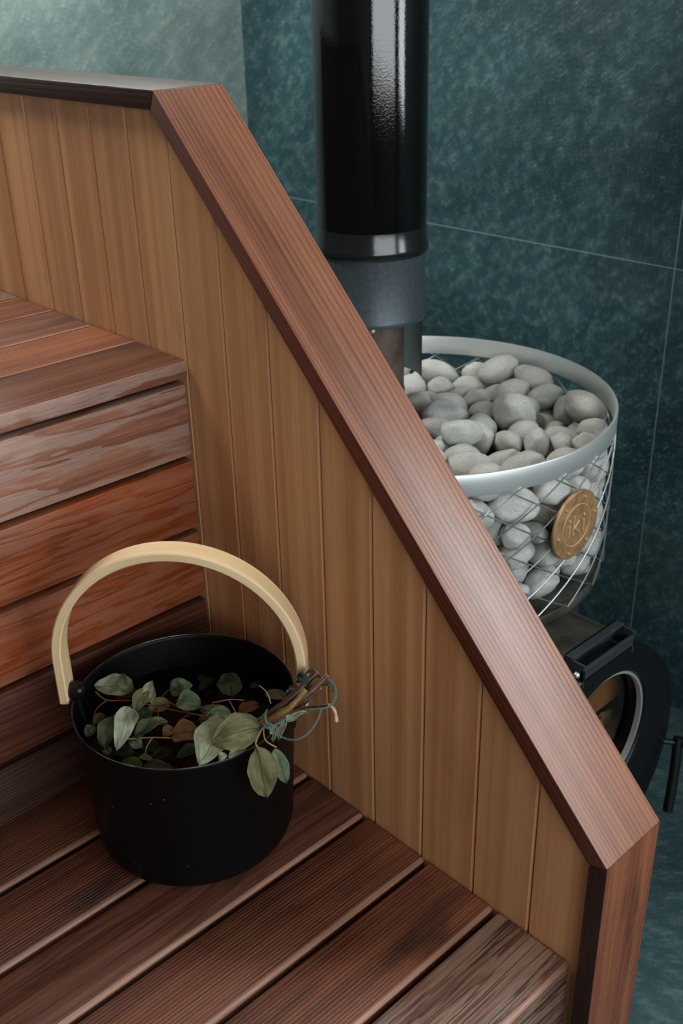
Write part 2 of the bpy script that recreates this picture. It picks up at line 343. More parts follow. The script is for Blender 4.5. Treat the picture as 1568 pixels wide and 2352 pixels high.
def lathe(bm, c, prof, seg=96, axis=Vector((0,0,1)), closed=False, a0=0, a1=2*math.pi):
    """Revolve (radius, height) pairs about axis through c."""
    u, v = (Vector((1,0,0)), Vector((0,1,0))) if abs(axis.z) > .9 else frame_from(axis)
    c = Vector(c); full = abs(a1-a0-2*math.pi) < 1e-6; n = seg if full else seg+1
    rows = []
    for r, h in prof:
        if r < 1e-6: rows.append([bm.verts.new(c+axis*h)]); continue
        rows.append([bm.verts.new(c + axis*h + (u*math.cos(a0+(a1-a0)*i/seg)+v*math.sin(a0+(a1-a0)*i/seg))*r) for i in range(n)])
    rr = list(zip(rows, rows[1:])) + ([(rows[-1], rows[0])] if closed else [])
    for A, B in rr:
        for i in range(seg):
            j = (i+1) % n
            if len(A) == 1 and len(B) == 1: continue
            if len(A) == 1: bm.faces.new((A[0], B[j], B[i]))
            elif len(B) == 1: bm.faces.new((A[i], A[j], B[0]))
            else: bm.faces.new((A[i], A[j], B[j], B[i]))
def smooth_path(P, sub=6):
    P = [Vector(p) for p in P]
    if len(P) < 3: return [P[0].lerp(P[1], i/sub) for i in range(sub+1)]
    out = []
    for i in range(len(P)-1):
        a, b, c, d = P[max(i-1, 0)], P[i], P[i+1], P[min(i+2, len(P)-1)]
        for k in range(sub):
            t = k/sub
            out.append(.5*((2*b)+(c-a)*t+(2*a-5*b+4*c-d)*t*t+(3*b-a-3*c+d)*t**3))
    out.append(P[-1]); return out
def tube(bm, path, r0, r1=None, seg=8, cap=True, wob=0, closed=False):
    r1 = r0 if r1 is None else r1; n = len(path); rows = []; up = None
    for i, p in enumerate(path):
        d = (path[(i+1) % n]-path[i-1]) if closed else (path[min(i+1, n-1)]-path[max(i-1, 0)])
        d = d.normalized()
        if up is None: up, _ = frame_from(d)
        up = (up - d*up.dot(d)).normalized(); v = d.cross(up)
        r = r0 + (r1-r0)*i/max(n-1, 1)
        if wob: r *= 1+wob*noise.noise(p*120)
        rows.append([bm.verts.new(p + (up*math.cos(2*math.pi*k/seg)+v*math.sin(2*math.pi*k/seg))*r) for k in range(seg)])
    pr = list(zip(rows, rows[1:])) + ([(rows[-1], rows[0])] if closed else [])
    for A, B in pr:
        for k in range(seg): bm.faces.new((A[k], A[(k+1) % seg], B[(k+1) % seg], B[k]))
    if cap and not closed: bm.faces.new(rows[0]); bm.faces.new(list(reversed(rows[-1])))

# ------------------------------------------------------------------ room
FZ, CEIL = -.45, 1.78
XL, XR, YF, YB = -1.13, 2.62, -2.15, 1.01
def slab(name, boxes, mat, kind='structure', bevel=0, parent=None):
    bm = bmesh.new()
    for b in boxes: box(bm, *b, bevel=bevel)
    o = finish(name, bm, mat, parent, smooth=False)
    if not parent: o['kind'] = kind
    return o
slab('floor', [(XL-.1, XR+.1, YF-.1, YB+.1, FZ-.1, FZ)], M['tile_floor'])
slab('ceiling', [(XL-.1, XR+.1, YF-.1, YB+.1, CEIL, CEIL+.08)], M['ceiling'])
slab('wall_left', [(XL-.1, XL, YF-.1, YB, FZ, CEIL)], M['tile_left_lit'])
WB = (.90, 2.20, .60, 1.56)     # opening in the back wall
slab('wall_back', [(XL-.1, WB[0], YB, YB+.1, FZ, CEIL), (WB[1], XR+.1, YB, YB+.1, FZ, CEIL),
                   (WB[0], WB[1], YB, YB+.1, FZ, WB[2]), (WB[0], WB[1], YB, YB+.1, WB[3], CEIL)], M['tile_back'])
WR = (-1.9, .66, .52, 1.54)      # opening in the right wall
slab('wall_right', [(XR, XR+.1, YF-.1, WR[0], FZ, CEIL), (XR, XR+.1, WR[1], YB, FZ, CEIL),
                    (XR, XR+.1, WR[0], WR[1], FZ, WR[2]), (XR, XR+.1, WR[0], WR[1], WR[3], CEIL)], M['plaster'])
slab('wall_front', [(XL, XR, YF-.1, YF, FZ, CEIL)], M['plaster'])
slab('window_1', [(WB[0], WB[0]+.04, YB+.02, YB+.07, WB[2], WB[3]), (WB[1]-.04, WB[1], YB+.02, YB+.07, WB[2], WB[3]),
                  (WB[0], WB[1], YB+.02, YB+.07, WB[2], WB[2]+.04), (WB[0], WB[1], YB+.02, YB+.07, WB[3]-.04, WB[3])], M['window_frame'])
slab('window_2', [(XR+.02, XR+.07, WR[0], WR[0]+.04, WR[2], WR[3]), (XR+.02, XR+.07, WR[1]-.04, WR[1], WR[2], WR[3]),
                  (XR+.02, XR+.07, WR[0], WR[1], WR[2], WR[2]+.04), (XR+.02, XR+.07, WR[0], WR[1], WR[3]-.04, WR[3])], M['window_frame'])

# ------------------------------------------------------------------ partition: panels and mitred cap
X_, Y_, Z_ = Vector((1,0,0)), Vector((0,1,0)), Vector((0,0,1))
UJ, LJ = (-.0049, .8236), (.638, .1615)       # outer corners of the cap (x, z)
TH = .021
CY0, CY1 = -.010, .0835
sl = Vector((LJ[0]-UJ[0], LJ[1]-UJ[1])).normalized(); nin = Vector((sl.y, -sl.x))    # inward normal
if nin.y > 0: nin = -nin
def inner_join(p, d1n, d2n, d1, d2):
    # intersection of the two inner offset lines
    p1 = Vector(p)+d1n*TH; p2 = Vector(p)+d2n*TH
    den = d1.x*d2.y-d1.y*d2.x; t = ((p2.x-p1.x)*d2.y-(p2.y-p1.y)*d2.x)/den
    return p1+d1*t
UI = inner_join(UJ, Vector((0,-1)), nin, Vector((1,0)), sl)
LI = inner_join(LJ, nin, Vector((-1,0)), sl, Vector((0,-1)))
part = empty('partition', (0, .035, FZ), label='low stepped timber partition beside the benches, pale panels under a red-brown mitred cap', cat='partition')
def cap_piece(pts, g, mat_tone, label, top='cap', side='cap_edge'):
    bm = bmesh.new(); prism(bm, pts, 1, CY0, CY1, gdir=(g, Y_), bevel=.0016, seg=2, tone=mat_tone)
    o = finish('cap_rail', bm, M[top], part, label=label)
    o.data.materials.append(M[side])
    for p in o.data.polygons:
        if abs(p.normal.y) > .9: p.material_index = 1
    return o
e = .0004
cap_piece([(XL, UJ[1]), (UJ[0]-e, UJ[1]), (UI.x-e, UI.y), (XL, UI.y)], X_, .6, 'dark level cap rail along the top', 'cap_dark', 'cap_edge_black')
cap_piece([tuple(UJ), tuple(LJ), (LI.x, LI.y), (UI.x, UI.y)], Vector((sl.x, 0, sl.y)), .15, 'sloping cap rail')
cap_piece([(LJ[0], LJ[1]-e), (LJ[0], FZ), (LI.x, FZ), (LI.x, LI.y-e)], -Z_, .35, 'upright end rail', 'cap_post', 'cap_edge_black')
def cap_under(x):     # height just inside the cap above x
    z = UJ[1]-.012
    if x > UJ[0]: z = min(z, UJ[1]+(x-UJ[0])*sl.y/sl.x-.016)
    return z
def panelling(name, y0, y1, x_from, x_to, mat='panel'):
    bm = bmesh.new(); x = -.003
    while x-.0785 > x_from: x -= .0785
    edges = [x_from]
    while x < x_to-.01: edges.append(x) if x > x_from+.01 else None; x += .0785
    edges.append(x_to)
    rr = random.Random(5)
    for a, b in zip(edges, edges[1:]):
        a2, b2 = a+.0005, b-.0005
        pts = [(a2, FZ+.002), (b2, FZ+.002), (b2, cap_under(b2))]
        if a2 < UJ[0] < b2: pts.append((UJ[0], cap_under(UJ[0])))
        pts.append((a2, cap_under(a2)))
        prism(bm, pts, 1, y0, y1, gdir=(Z_, X_), bevel=.0022, seg=1, tone=rr.choice((0, .1, .2, .3, .4, .15, .45)))
    return finish(name, bm, M[mat], part, angle=20)
panelling('panelling', 0.0, .012, XL, LI.x-.0005)
panelling('back_panelling', .066, .078, XL, LI.x-.0005, 'riser_dark')
bm = bmesh.new()
prism(bm, [(XL, FZ+.01), (LI.x-.004, FZ+.01), (LI.x-.004, cap_under(LI.x)-.012), (UJ[0], cap_under(UJ[0])-.02), (XL, UJ[1]-.034)], 1, .0125, .0655, gdir=(Z_, X_))
finish('inner_frame', bm, M['frame'], part, smooth=False)

# ------------------------------------------------------------------ benches
BY0, BY1 = -1.35, -.0015
def paint_lit_edge(o, fx=1):
    o.data.materials.append(M['lit_edge'])
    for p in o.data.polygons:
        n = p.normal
        if n.z > .15 and n.x*fx > .25: p.material_index = 1  # only bevels turned to the window get the painted-in light
low = empty('lower_bench', (.30, -.65, FZ), label='broad lower bench platform of brown ribbed boards under the black pail', cat='bench')
seams = [-.012, .0925, .195, .2985, .402, .505, .6085]
lm = ['deck', 'deck', 'deck', 'deck_cathedral', 'deck', 'deck', 'deck_bold']
lm = ['deck', 'deck', 'deck_cathedral', 'deck', 'deck', 'deck_bold']
lt = [.7, .55, .35, .5, .45, .2]
for i in range(6):
    paint_lit_edge(board('bench_board', low, M[lm[i]], seams[i]+.0036, seams[i+1]-.0036, BY0, BY1, -.024, 0, Y_, X_, .0048, 3, tone=lt[i]))
for i, (a, b) in enumerate([(-.131, -.0275), (-.238, -.137), (-.345, -.244)]):
    board('riser_board', low, M['deck_bold' if i == 0 else 'deck'], .588, .606, BY0, BY1-.002, a, b, Y_, Z_, .003, 2, tone=.7)
def bar(name, parent, *a, **k):
    bm = bmesh.new(); box(bm, *a, gdir=k.get('g', (X_, Y_))); return finish(name, bm, M['frame'], parent, smooth=False)
for y in (-1.30, -.85, -.40, -.045): bar('joist', low, -.002, .585, y-.02, y+.02, -.10, -.0245)
for y in (-1.30, -.40): bar('leg', low, .545, .585, y-.02, y+.02, FZ, -.10, g=(Z_, X_))
up = empty('upper_bench', (-.4, -.65, FZ), label='upper bench with boarded front rising behind the pail, its top step at the left edge', cat='bench')
UZ = .5205
us = [0.001, -.1085, -.2115, -.3145, -.4175, -.5205, -.6235, -.7265, -.8295, -.9325]
um = ['deck', 'riser_warm', 'deck_cathedral', 'deck', 'deck_bold', 'deck', 'deck', 'deck', 'deck']
for i in range(9):
    ub = board('bench_board', up, M[um[i]], us[i+1]+.0018, us[i]-.0018, BY0, BY1, UZ-.022, UZ, Y_, X_, .0026, 3, tone=(.65,.35,.3,.5,.4,.5,.5,.5,.5)[i])
    if i == 0:
        ub.data.materials.append(M['riser_pink'])
        for p in ub.data.polygons:
            if p.normal.x > .6: p.material_index = 1
    else: paint_lit_edge(ub)
rz = [(-.02, .0790), (.0865, .1825), (.1905, .2855), (.2935, .3875), (.3955, .4895)]
rm = ['riser_dark', 'riser_brown', 'riser_orange', 'riser_orange', 'riser_pink']
for (a, b), m_, t_ in zip(rz, rm, (.8, .5, .35, .05, .1)):
    board('riser_board', up, M[m_], -.026, -.0055, BY0, BY1-.001, a, b, Y_, Z_, .003, 2, tone=t_)
for y in (-1.30, -.85, -.40, -.045):
    bar('upright', up, -.066, -.027, y-.02, y+.02, -.02, .42, g=(Z_, Y_)); bar('joist', up, -.93, -.028, y-.02, y+.02, .42, .496)
for y in (-1.30, -.40):
    bar('leg', up, -.93, -.89, y-.02, y+.02, FZ, .42, g=(Z_, Y_)); bar('leg', up, -.066, -.027, y-.02, y+.02, FZ, -.02, g=(Z_, Y_))

# ------------------------------------------------------------------ pail with bentwood handle
PC = Vector((.1600, -.1565, 0))
pail = empty('sauna_pail', PC, label='black metal pail standing on the lower bench with a pale bent handle', cat='pail')
bm = bmesh.new()
prof = [(0, .0015), (.097, .0015), (.109, .004), (.1155, .011), (.1185, .022), (.1268, .186), (.1282, .1885), (.1285, .1905), (.1275, .1918), (.1262, .1910),
        (.1252, .187), (.1170, .024), (.112, .010), (.102, .006), (0, .005)]
lathe(bm, PC, prof, 128); finish('pail_body', bm, M['pail'], pail, angle=60)
bm = bmesh.new(); tube(bm, [PC+Vector((.1272*math.cos(t), .1272*math.sin(t), .1916)) for t in [2*math.pi*i/128 for i in range(128)]], .0007, .0007, 8, closed=True)
finish('rim', bm, M['pale_rim'], pail, label='thin pale rim')  # thin grey metal ring around the lip, paler than the body
HA = R(43); hu = Vector((math.cos(HA), math.sin(HA), 0)); hn = Vector((-math.sin(HA), math.cos(HA), 0))
path = []
HR, ZS = .1385, .243
for i in range(8): path.append((-HR+.0015*(1-i/8)*0, .186 + (ZS-.186)*i/8))
for i in range(49):
    t = math.pi-math.pi*i/48; path.append((HR*math.cos(t), ZS+.1395*math.sin(t)))
for i in range(1, 9): path.append((HR, ZS - (ZS-.186)*i/8))
bm = bmesh.new(); gl = bm.verts.layers.float_vector.new('gc'); tl = bm.verts.layers.float.new('tone')
w2, t2 = .0142, .0055; rows = []; L = 0
for i, (u, z) in enumerate(path):
    a = path[max(i-1, 0)]; b = path[min(i+1, len(path)-1)]
    d = Vector((b[0]-a[0], b[1]-a[1])).normalized(); n = Vector((d.y, -d.x)); n = -n   # outward
    if i: L += math.hypot(u-path[i-1][0], z-path[i-1][1])
    k = .0016; row = []
    ext = 0 if 3 < i < len(path)-4 else .0
    for sw, st in ((-w2+k, -t2), (w2-k, -t2), (w2, -t2+k), (w2, t2-k), (w2-k, t2), (-w2+k, t2), (-w2, t2-k), (-w2, -t2+k)):
        p = PC + hu*(u+n.x*st) + Vector((0, 0, z+n.y*st)) + hn*sw
        v = bm.verts.new(p); v[gl] = Vector((L, sw, st*2)); v[tl] = .1; row.append(v)
    rows.append(row)
for A, B in zip(rows, rows[1:]):
    for k in range(8): bm.faces.new((A[k], A[(k+1) % 8], B[(k+1) % 8], B[k]))
bm.faces.new(rows[0]); bm.faces.new(list(reversed(rows[-1])))
finish('handle', bm, M['bentwood'], pail, angle=35)
for sgn in (-1, 1):
    bm = bmesh.new(); base = PC + hu*sgn*.1262
    # strap riveted to the pail wall, rising into a rounded lug that carries the handle end
    tube(bm, [base+Z_*z+hu*sgn*o for z, o in ((.150, -.0032), (.165, -.0010), (.185, .0020), (.200, .0040))], .0044, .0056, 14)
    cyl(bm, base+Z_*.196+hu*sgn*-.004, base+Z_*.196+hu*sgn*.0078, .0108, .0104, 24)
    cyl(bm, base+Z_*.196+hu*sgn*-.0075, base+Z_*.196+hu*sgn*-.004, .0060, .0075, 20)
    finish('handle_lug', bm, M['cast_black'], pail, angle=50)
bm = bmesh.new(); lathe(bm, PC, [(0, .020), (.1140, .020), (.1218, .1475), (0, .1475)], 96)
tag(finish('water', bm, M['water'], None, angle=60), 'dark water standing inside the black pail', 'water', kind='stuff')

# ------------------------------------------------------------------ bunch of leafy twigs
LEAVES = [
    ('pale', 0.0881, -0.1795, 0.176, 0.052, -0.2122, 0.178, 0.0288, 0.3, 0.25, 0.004, 0.2),
    ('sage', 0.0953, -0.1857, 0.178, 0.0693, -0.183, 0.19, 0.0151, 0.3, 0.5, 0.006, 0.6),
    ('pale', 0.1213, -0.184, 0.176, 0.1201, -0.173, 0.2, 0.019, 0.3, 0.35, 0.002, -0.2),
    ('olive', 0.1178, -0.1803, 0.192, 0.1218, -0.2023, 0.172, 0.018, 0.3, 0.4, 0.003, 0.3),
    ('olive', 0.1349, -0.1608, 0.17, 0.1249, -0.1878, 0.165, 0.019, 0.3, 0.25, 0.004, 0.1),
    ('green', 0.1392, -0.1974, 0.162, 0.1104, -0.1909, 0.165, 0.0224, 0.3, 0.2, 0.002, 0.1),
    ('white', 0.1266, -0.2095, 0.186, 0.1589, -0.2509, 0.166, 0.0253, 0.1, 0.35, 0.01, 0.3),
    ('sage', 0.1176, -0.224, 0.176, 0.1397, -0.2562, 0.16, 0.0283, 0.3, 0.2, 0.004, -0.25),
    ('green', 0.1042, -0.2466, 0.168, 0.108, -0.2592, 0.16, 0.0141, 0.3, 0.2, 0.002, 0.1),
    ('olive', 0.086, -0.2222, 0.16, 0.0938, -0.2424, 0.158, 0.0117, 0.2, 0.3, 0.002, 0.0),
    ('sage', 0.1204, -0.1507, 0.176, 0.1436, -0.1337, 0.186, 0.0224, 0.5, 0.35, 0.004, -0.5),
    ('sage', 0.1533, -0.1615, 0.186, 0.1796, -0.1474, 0.182, 0.0253, 0.6, 0.3, 0.004, -0.3),
    ('green', 0.1667, -0.0949, 0.16, 0.1295, -0.0732, 0.166, 0.0288, 0.9, 0.3, 0.003, 0.0),
    ('dark', 0.1208, -0.0841, 0.156, 0.122, -0.1126, 0.156, 0.0146, 0.2, 0.3, 0.003, 0.0),
    ('dark', 0.1197, -0.1016, 0.158, 0.1016, -0.0958, 0.16, 0.0097, 0.2, 0.3, 0.003, 0.0),
    ('olive', 0.2108, -0.1286, 0.176, 0.1751, -0.1486, 0.176, 0.0161, 0.3, 0.2, 0.003, 0.2),
    ('pale', 0.2342, -0.15, 0.196, 0.2696, -0.2151, 0.192, 0.0429, 0.25, 0.25, 0.006, 0.1),
    ('sage', 0.2267, -0.1423, 0.19, 0.2089, -0.1601, 0.19, 0.0219, 0.4, 0.2, 0.004, 0.1),
    ('big', 0.2872, -0.1443, 0.212, 0.2592, -0.1919, 0.2, 0.0385, 0.15, 0.45, 0.008, 0.35),
    ('sage', 0.1588, -0.2272, 0.168, 0.1689, -0.1881, 0.176, 0.0273, 0.3, 0.3, 0.006, 0.4),
    ('sage', 0.1675, -0.2237, 0.16, 0.1486, -0.2271, 0.162, 0.0146, 0.3, 0.3, 0.004, 0.2),
    ('brown', 0.1919, -0.1986, 0.176, 0.2173, -0.1767, 0.178, 0.0283, 0.4, 0.4, 0.008, -0.1),
    ('brown', 0.1854, -0.1898, 0.176, 0.1824, -0.2041, 0.172, 0.0151, 0.4, 0.4, 0.004, 0.0),
    ('green', 0.2181, -0.1811, 0.164, 0.21, -0.2072, 0.16, 0.0141, 0.2, 0.3, 0.004, 0.1),
    ('leafgreen', 0.1947, -0.2415, 0.16, 0.1686, -0.2535, 0.158, 0.0136, 0.2, 0.2, 0.003, 0.1),
    ('dkolive', 0.193, -0.2399, 0.158, 0.2218, -0.2177, 0.158, 0.0141, 0.2, 0.2, 0.003, 0.1),
    ('olive', 0.1789, -0.2359, 0.16, 0.1982, -0.228, 0.16, 0.0088, 0.2, 0.2, 0.003, 0.1),
    ('dark', 0.184, -0.2216, 0.155, 0.1971, -0.1981, 0.155, 0.0171, 0.2, 0.2, 0.003, 0.1),
    ('dark', 0.1678, -0.2337, 0.155, 0.1423, -0.2468, 0.155, 0.0146, 0.2, 0.2, 0.003, 0.1),
    ('green', 0.1375, -0.2547, 0.158, 0.1501, -0.2549, 0.157, 0.0112, 0.3, 0.2, 0.002, 0.0),
    ('dkolive', 0.0895, -0.1764, 0.17, 0.0758, -0.2002, 0.166, 0.0161, 0.2, 0.2, 0.003, 0.1),
    ('pale', 0.2883, -0.1667, 0.2, 0.2827, -0.1876, 0.192, 0.0127, 0.2, 0.3, 0.003, 0.1),
    ('pale', 0.2834, -0.19, 0.198, 0.279, -0.1979, 0.192, 0.0088, 0.2, 0.3, 0.003, 0.1),
    ('rust', 0.2033, -0.1134, 0.166, 0.2079, -0.0861, 0.166, 0.0171, 0.3, 0.3, 0.003, 0.1),
    ('dkolive', 0.2096, -0.0787, 0.178, 0.2407, -0.0616, 0.178, 0.0146, 0.2, 0.2, 0.003, 0.0),
    ('dkolive', 0.1956, -0.1595, 0.17, 0.1871, -0.1406, 0.172, 0.0146, 0.3, 0.2, 0.003, 0.0),
    ('dark', 0.1829, -0.2112, 0.158, 0.1562, -0.2211, 0.158, 0.0146, 0.2, 0.2, 0.003, 0.1),
    ('dkolive', 0.1664, -0.0686, 0.16, 0.1755, -0.0572, 0.16, 0.0088, 0.2, 0.2, 0.003, 0.0),
    ('white', 0.289, -0.1256, 0.206, 0.2848, -0.1291, 0.18, 0.0088, 0.1, 0.3, 0.002, 0.0),
    ('white', 0.2947, -0.1157, 0.206, 0.2851, -0.1212, 0.178, 0.0097, 0.1, 0.3, 0.002, 0.0),
    ('white', 0.2989, -0.1202, 0.212, 0.3062, -0.0954, 0.214, 0.0136, 0.2, 0.3, 0.003, 0.1),
    ('white', 0.3011, -0.1057, 0.218, 0.3003, -0.0841, 0.224, 0.0083, 0.2, 0.3, 0.003, 0.1),
    ('teal', 0.3037, -0.0876, 0.25, 0.2852, -0.0905, 0.25, 0.0088, 0.2, 0.7, 0.004, 0.4),
    ('teal', 0.304, -0.0904, 0.25, 0.2906, -0.0968, 0.248, 0.0068, 0.2, 0.7, 0.004, 0.4),
    ('sage', 0.2812, -0.0768, 0.242, 0.3007, -0.0701, 0.244, 0.0112, 0.2, 0.6, 0.004, 0.4),
    ('pale', 0.2982, -0.087, 0.24, 0.3023, -0.0664, 0.244, 0.0083, 0.2, 0.6, 0.004, 0.4),
    ('olive', 0.3066, -0.0743, 0.24, 0.3207, -0.0702, 0.236, 0.0107, 0.2, 0.6, 0.004, 0.4),
]
STEMS = [
    ('stem', 0.0009, [(0.0635, -0.2174, 0.178), (0.0795, -0.2128, 0.172), (0.1014, -0.1924, 0.172), (0.1205, -0.1835, 0.172), (0.1431, -0.1746, 0.174), (0.1753, -0.1632, 0.178), (0.2011, -0.1527, 0.182), (0.2319, -0.1414, 0.19), (0.2718, -0.1284, 0.205)]),
    ('stem', 0.0007, [(0.0801, -0.2132, 0.172), (0.0832, -0.2295, 0.17), (0.1012, -0.2452, 0.17)]),
    ('stem', 0.0008, [(0.1403, -0.1651, 0.176), (0.1582, -0.1632, 0.176), (0.1768, -0.1618, 0.178)]),
    ('stem', 0.0007, [(0.1513, -0.1611, 0.184), (0.1595, -0.1625, 0.18), (0.1748, -0.1616, 0.178)]),
    ('stem', 0.0007, [(0.1779, -0.1651, 0.178), (0.1759, -0.1772, 0.175), (0.1852, -0.1892, 0.176)]),
    ('stem', 0.0006, [(0.1376, -0.1792, 0.174), (0.1482, -0.188, 0.168)]),
    ('yellow', 0.0009, [(0.1524, -0.2333, 0.168), (0.1752, -0.2135, 0.172), (0.1972, -0.2005, 0.176)]),
    ('yellow', 0.0007, [(0.1757, -0.2139, 0.172), (0.1788, -0.2248, 0.166), (0.186, -0.232, 0.16)]),
    ('yellow', 0.0008, [(0.1722, -0.1281, 0.172), (0.1821, -0.109, 0.172), (0.197, -0.1001, 0.174)]),
    ('yellow', 0.0007, [(0.1827, -0.1107, 0.172), (0.2022, -0.1193, 0.176), (0.2216, -0.1286, 0.182)]),
    ('pale_stem', 0.0007, [(0.2004, -0.0785, 0.186), (0.2284, -0.0892, 0.196), (0.2559, -0.1058, 0.204)]),
    ('stem', 0.0006, [(0.1206, -0.1833, 0.174), (0.1033, -0.1811, 0.176), (0.092, -0.1818, 0.178)]),
    ('stem', 0.0006, [(0.1266, -0.2095, 0.186), (0.1139, -0.1975, 0.178)]),
    ('yellow', 0.0008, [(0.3037, -0.1638, 0.205), (0.3016, -0.1646, 0.21), (0.2916, -0.1478, 0.213)]),
    ('yellow', 0.0008, [(0.3134, -0.1467, 0.2), (0.3035, -0.1533, 0.208), (0.2896, -0.1439, 0.212)]),
    ('stem', 0.0006, [(0.1196, -0.1481, 0.176), (0.1175, -0.157, 0.172), (0.1212, -0.1623, 0.17)]),
]
STICKS = [
    ('dark_stick', 0.0036, 0.003, [(0.2696, -0.1463, 0.202), (0.2791, -0.1289, 0.214), (0.2919, -0.1017, 0.234), (0.2966, -0.0712, 0.25)]),
    ('dark_stick', 0.0044, 0.0038, [(0.2796, -0.1398, 0.204), (0.2913, -0.1194, 0.219), (0.3043, -0.0952, 0.236), (0.3093, -0.0675, 0.25)]),
    ('yellow_stick', 0.0026, 0.0028, [(0.2829, -0.1418, 0.214), (0.2966, -0.1357, 0.224), (0.3104, -0.1225, 0.238), (0.3136, -0.1031, 0.252)]),
    ('dark_stick', 0.0026, 0.0022, [(0.2765, -0.14, 0.2), (0.2935, -0.1166, 0.214), (0.3032, -0.0921, 0.228), (0.3085, -0.0774, 0.238)]),
    ('dark_stick', 0.002, 0.0016, [(0.2832, -0.1403, 0.204), (0.2898, -0.1258, 0.214), (0.309, -0.1048, 0.226), (0.3323, -0.0869, 0.234)]),
    ('peeled_stick', 0.0019, 0.0022, [(0.3319, -0.0873, 0.234), (0.3377, -0.0862, 0.232), (0.3403, -0.0852, 0.226), (0.3437, -0.0872, 0.218)]),
    ('dark_stick', 0.0022, 0.002, [(0.2727, -0.1271, 0.2), (0.2754, -0.1039, 0.21), (0.2844, -0.0831, 0.226), (0.2928, -0.075, 0.232)]),
]
TWINE = [
    [(0.3138, -0.0709, 0.25), (0.3231, -0.071, 0.248), (0.3324, -0.0757, 0.244), (0.3362, -0.0815, 0.24), (0.3367, -0.0883, 0.236), (0.3319, -0.0965, 0.234), (0.3191, -0.1037, 0.23)],
    [(0.3319, -0.0977, 0.234), (0.335, -0.1045, 0.228), (0.3356, -0.114, 0.22), (0.3315, -0.123, 0.212), (0.3225, -0.13, 0.206), (0.308, -0.1346, 0.204), (0.2988, -0.1408, 0.212), (0.2952, -0.1438, 0.222), (0.2894, -0.1403, 0.226), (0.2818, -0.1317, 0.224)],
    [(0.3055, -0.1457, 0.222), (0.3083, -0.1383, 0.224), (0.3099, -0.13, 0.226)],
]

bunch = empty('leafy_twig_bunch', (.255, -.12, .195), label='bunch of grey-green leafy twigs tied with teal string, soaking in the black pail', cat='plant bunch')
bunch['category'] = 'twig bunch'
def leaf(kind, B, T, w, rd, cu, cl, ro, nh=(.25, -.2, 1.0), seed=0):
    B, T = Vector(B), Vector(T); ax = (T-B); ln = ax.length; ax.normalize()
    nh = Vector(nh); side = ax.cross(nh).normalized(); nn = side.cross(ax).normalized()
    side = (side*math.cos(ro)+nn*math.sin(ro)).normalized(); nn = side.cross(ax).normalized()
    if nn.z < 0 and nh.z > .5: nn = -nn
    bm = bmesh.new(); gl = bm.verts.layers.float_vector.new('gc'); NA, NS = 16, 8; g = []
    off = seed*3.17
    for i in range(NA+1):
        t = i/NA; pk = .5+.0*rd
        sh = math.sin(math.pi*t**(.80-.1*rd))**(.72-.25*rd)
        if t > .86: sh *= 1-(t-.86)*.8
        row = []
        for j in range(NS+1):
            s_ = -1+2*j/NS
            ww = w*.5*sh*(1+.16*noise.noise(Vector((t*4+off, s_*.7, seed))))
            p = B + ax*ln*t + side*s_*ww + nn*(cu*abs(s_)**1.6*ww + cl*math.sin(math.pi*t) + .20*w*noise.noise(Vector((t*3+off, s_*1.6, 1.5)))
                 - .10*w*(t-.5)**2)
            p += ax*(.04*w*noise.noise(Vector((off, s_*2.5, t))))
            v = bm.verts.new(p); v[gl] = Vector((t+seed*1.3, s_, seed)); row.append(v)
        g.append(row)
    for A, C in zip(g, g[1:]):
        for j in range(NS): bm.faces.new((A[j], A[j+1], C[j+1], C[j]))
    # a real blade thickness, thin as a leaf
    ret = bmesh.ops.solidify(bm, geom=bm.faces[:], thickness=.00035)
    # short leaf stalk
    o = finish('leaf', bm, LK[kind], bunch, angle=80)
    return o
for i, r_ in enumerate(LEAVES):
    leaf(r_[0], r_[1:4], r_[4:7], *r_[7:12], seed=i)
leaf('big', (.3050, -.1665, .2070), (.3100, -.1610, .1370), .0335, .1, .25, .002, .25, nh=(.6, -.55, .35), seed=71)
leaf('sage', (.3125, -.1480, .1990), (.3190, -.1405, .1490), .0170, .1, .3, .002, .2, nh=(.6, -.5, .3), seed=72)
for k, r, P in STEMS:
    bm = bmesh.new(); tube(bm, smooth_path(P, 6), r, r*.8, 7); finish('leaf_stem', bm, M[k], bunch)
for k, r, r2, P in STICKS:
    bm = bmesh.new(); pp = smooth_path(P, 8); tube(bm, pp, r, r2, 12, wob=.35)
    st = finish('stick', bm, M[k], bunch, angle=50, label='peeled pale stick end' if k == 'peeled_stick' else ('yellowish stick' if k == 'yellow_stick' else None))
    d = (pp[-1]-pp[-2]).normalized()
    bm = bmesh.new(); cyl(bm, pp[-1]-d*.0003, pp[-1]+d*.0005, r2*.93, r2*.85, 12); finish('cut_end', bm, M['cut'], st)
bm = bmesh.new()
for P in TWINE:
    pp = smooth_path(P, 14); up_ = None
    for ph in (0, math.pi):
        q = []
        for i, p in enumerate(pp):
            d = (pp[min(i+1, len(pp)-1)]-pp[max(i-1, 0)]).normalized(); u, v = frame_from(d)
            a = ph + i*.75; q.append(p + (u*math.cos(a)+v*math.sin(a))*.0006)
        tube(bm, q, .00075, .00075, 6)
# turns around the sticks
for cx_, rr_ in (((.2841, -.1337, .2110), .0088), ((.2848, -.1315, .2128), .0090), ((.2832, -.1358, .2095), .0086)):
    c_ = Vector(cx_); ax_ = Vector((.42, .731, .538)).normalized(); u, v = frame_from(ax_)
    ring = [c_ + u*math.cos(t)*rr_ + v*math.sin(t)*rr_*.9 + ax_*.0006*math.sin(3*t) for t in [2*math.pi*i/40 for i in range(40)]]
    tube(bm, ring, .00125, .00125, 7, closed=True)
finish('twine', bm, M['twine'], bunch)

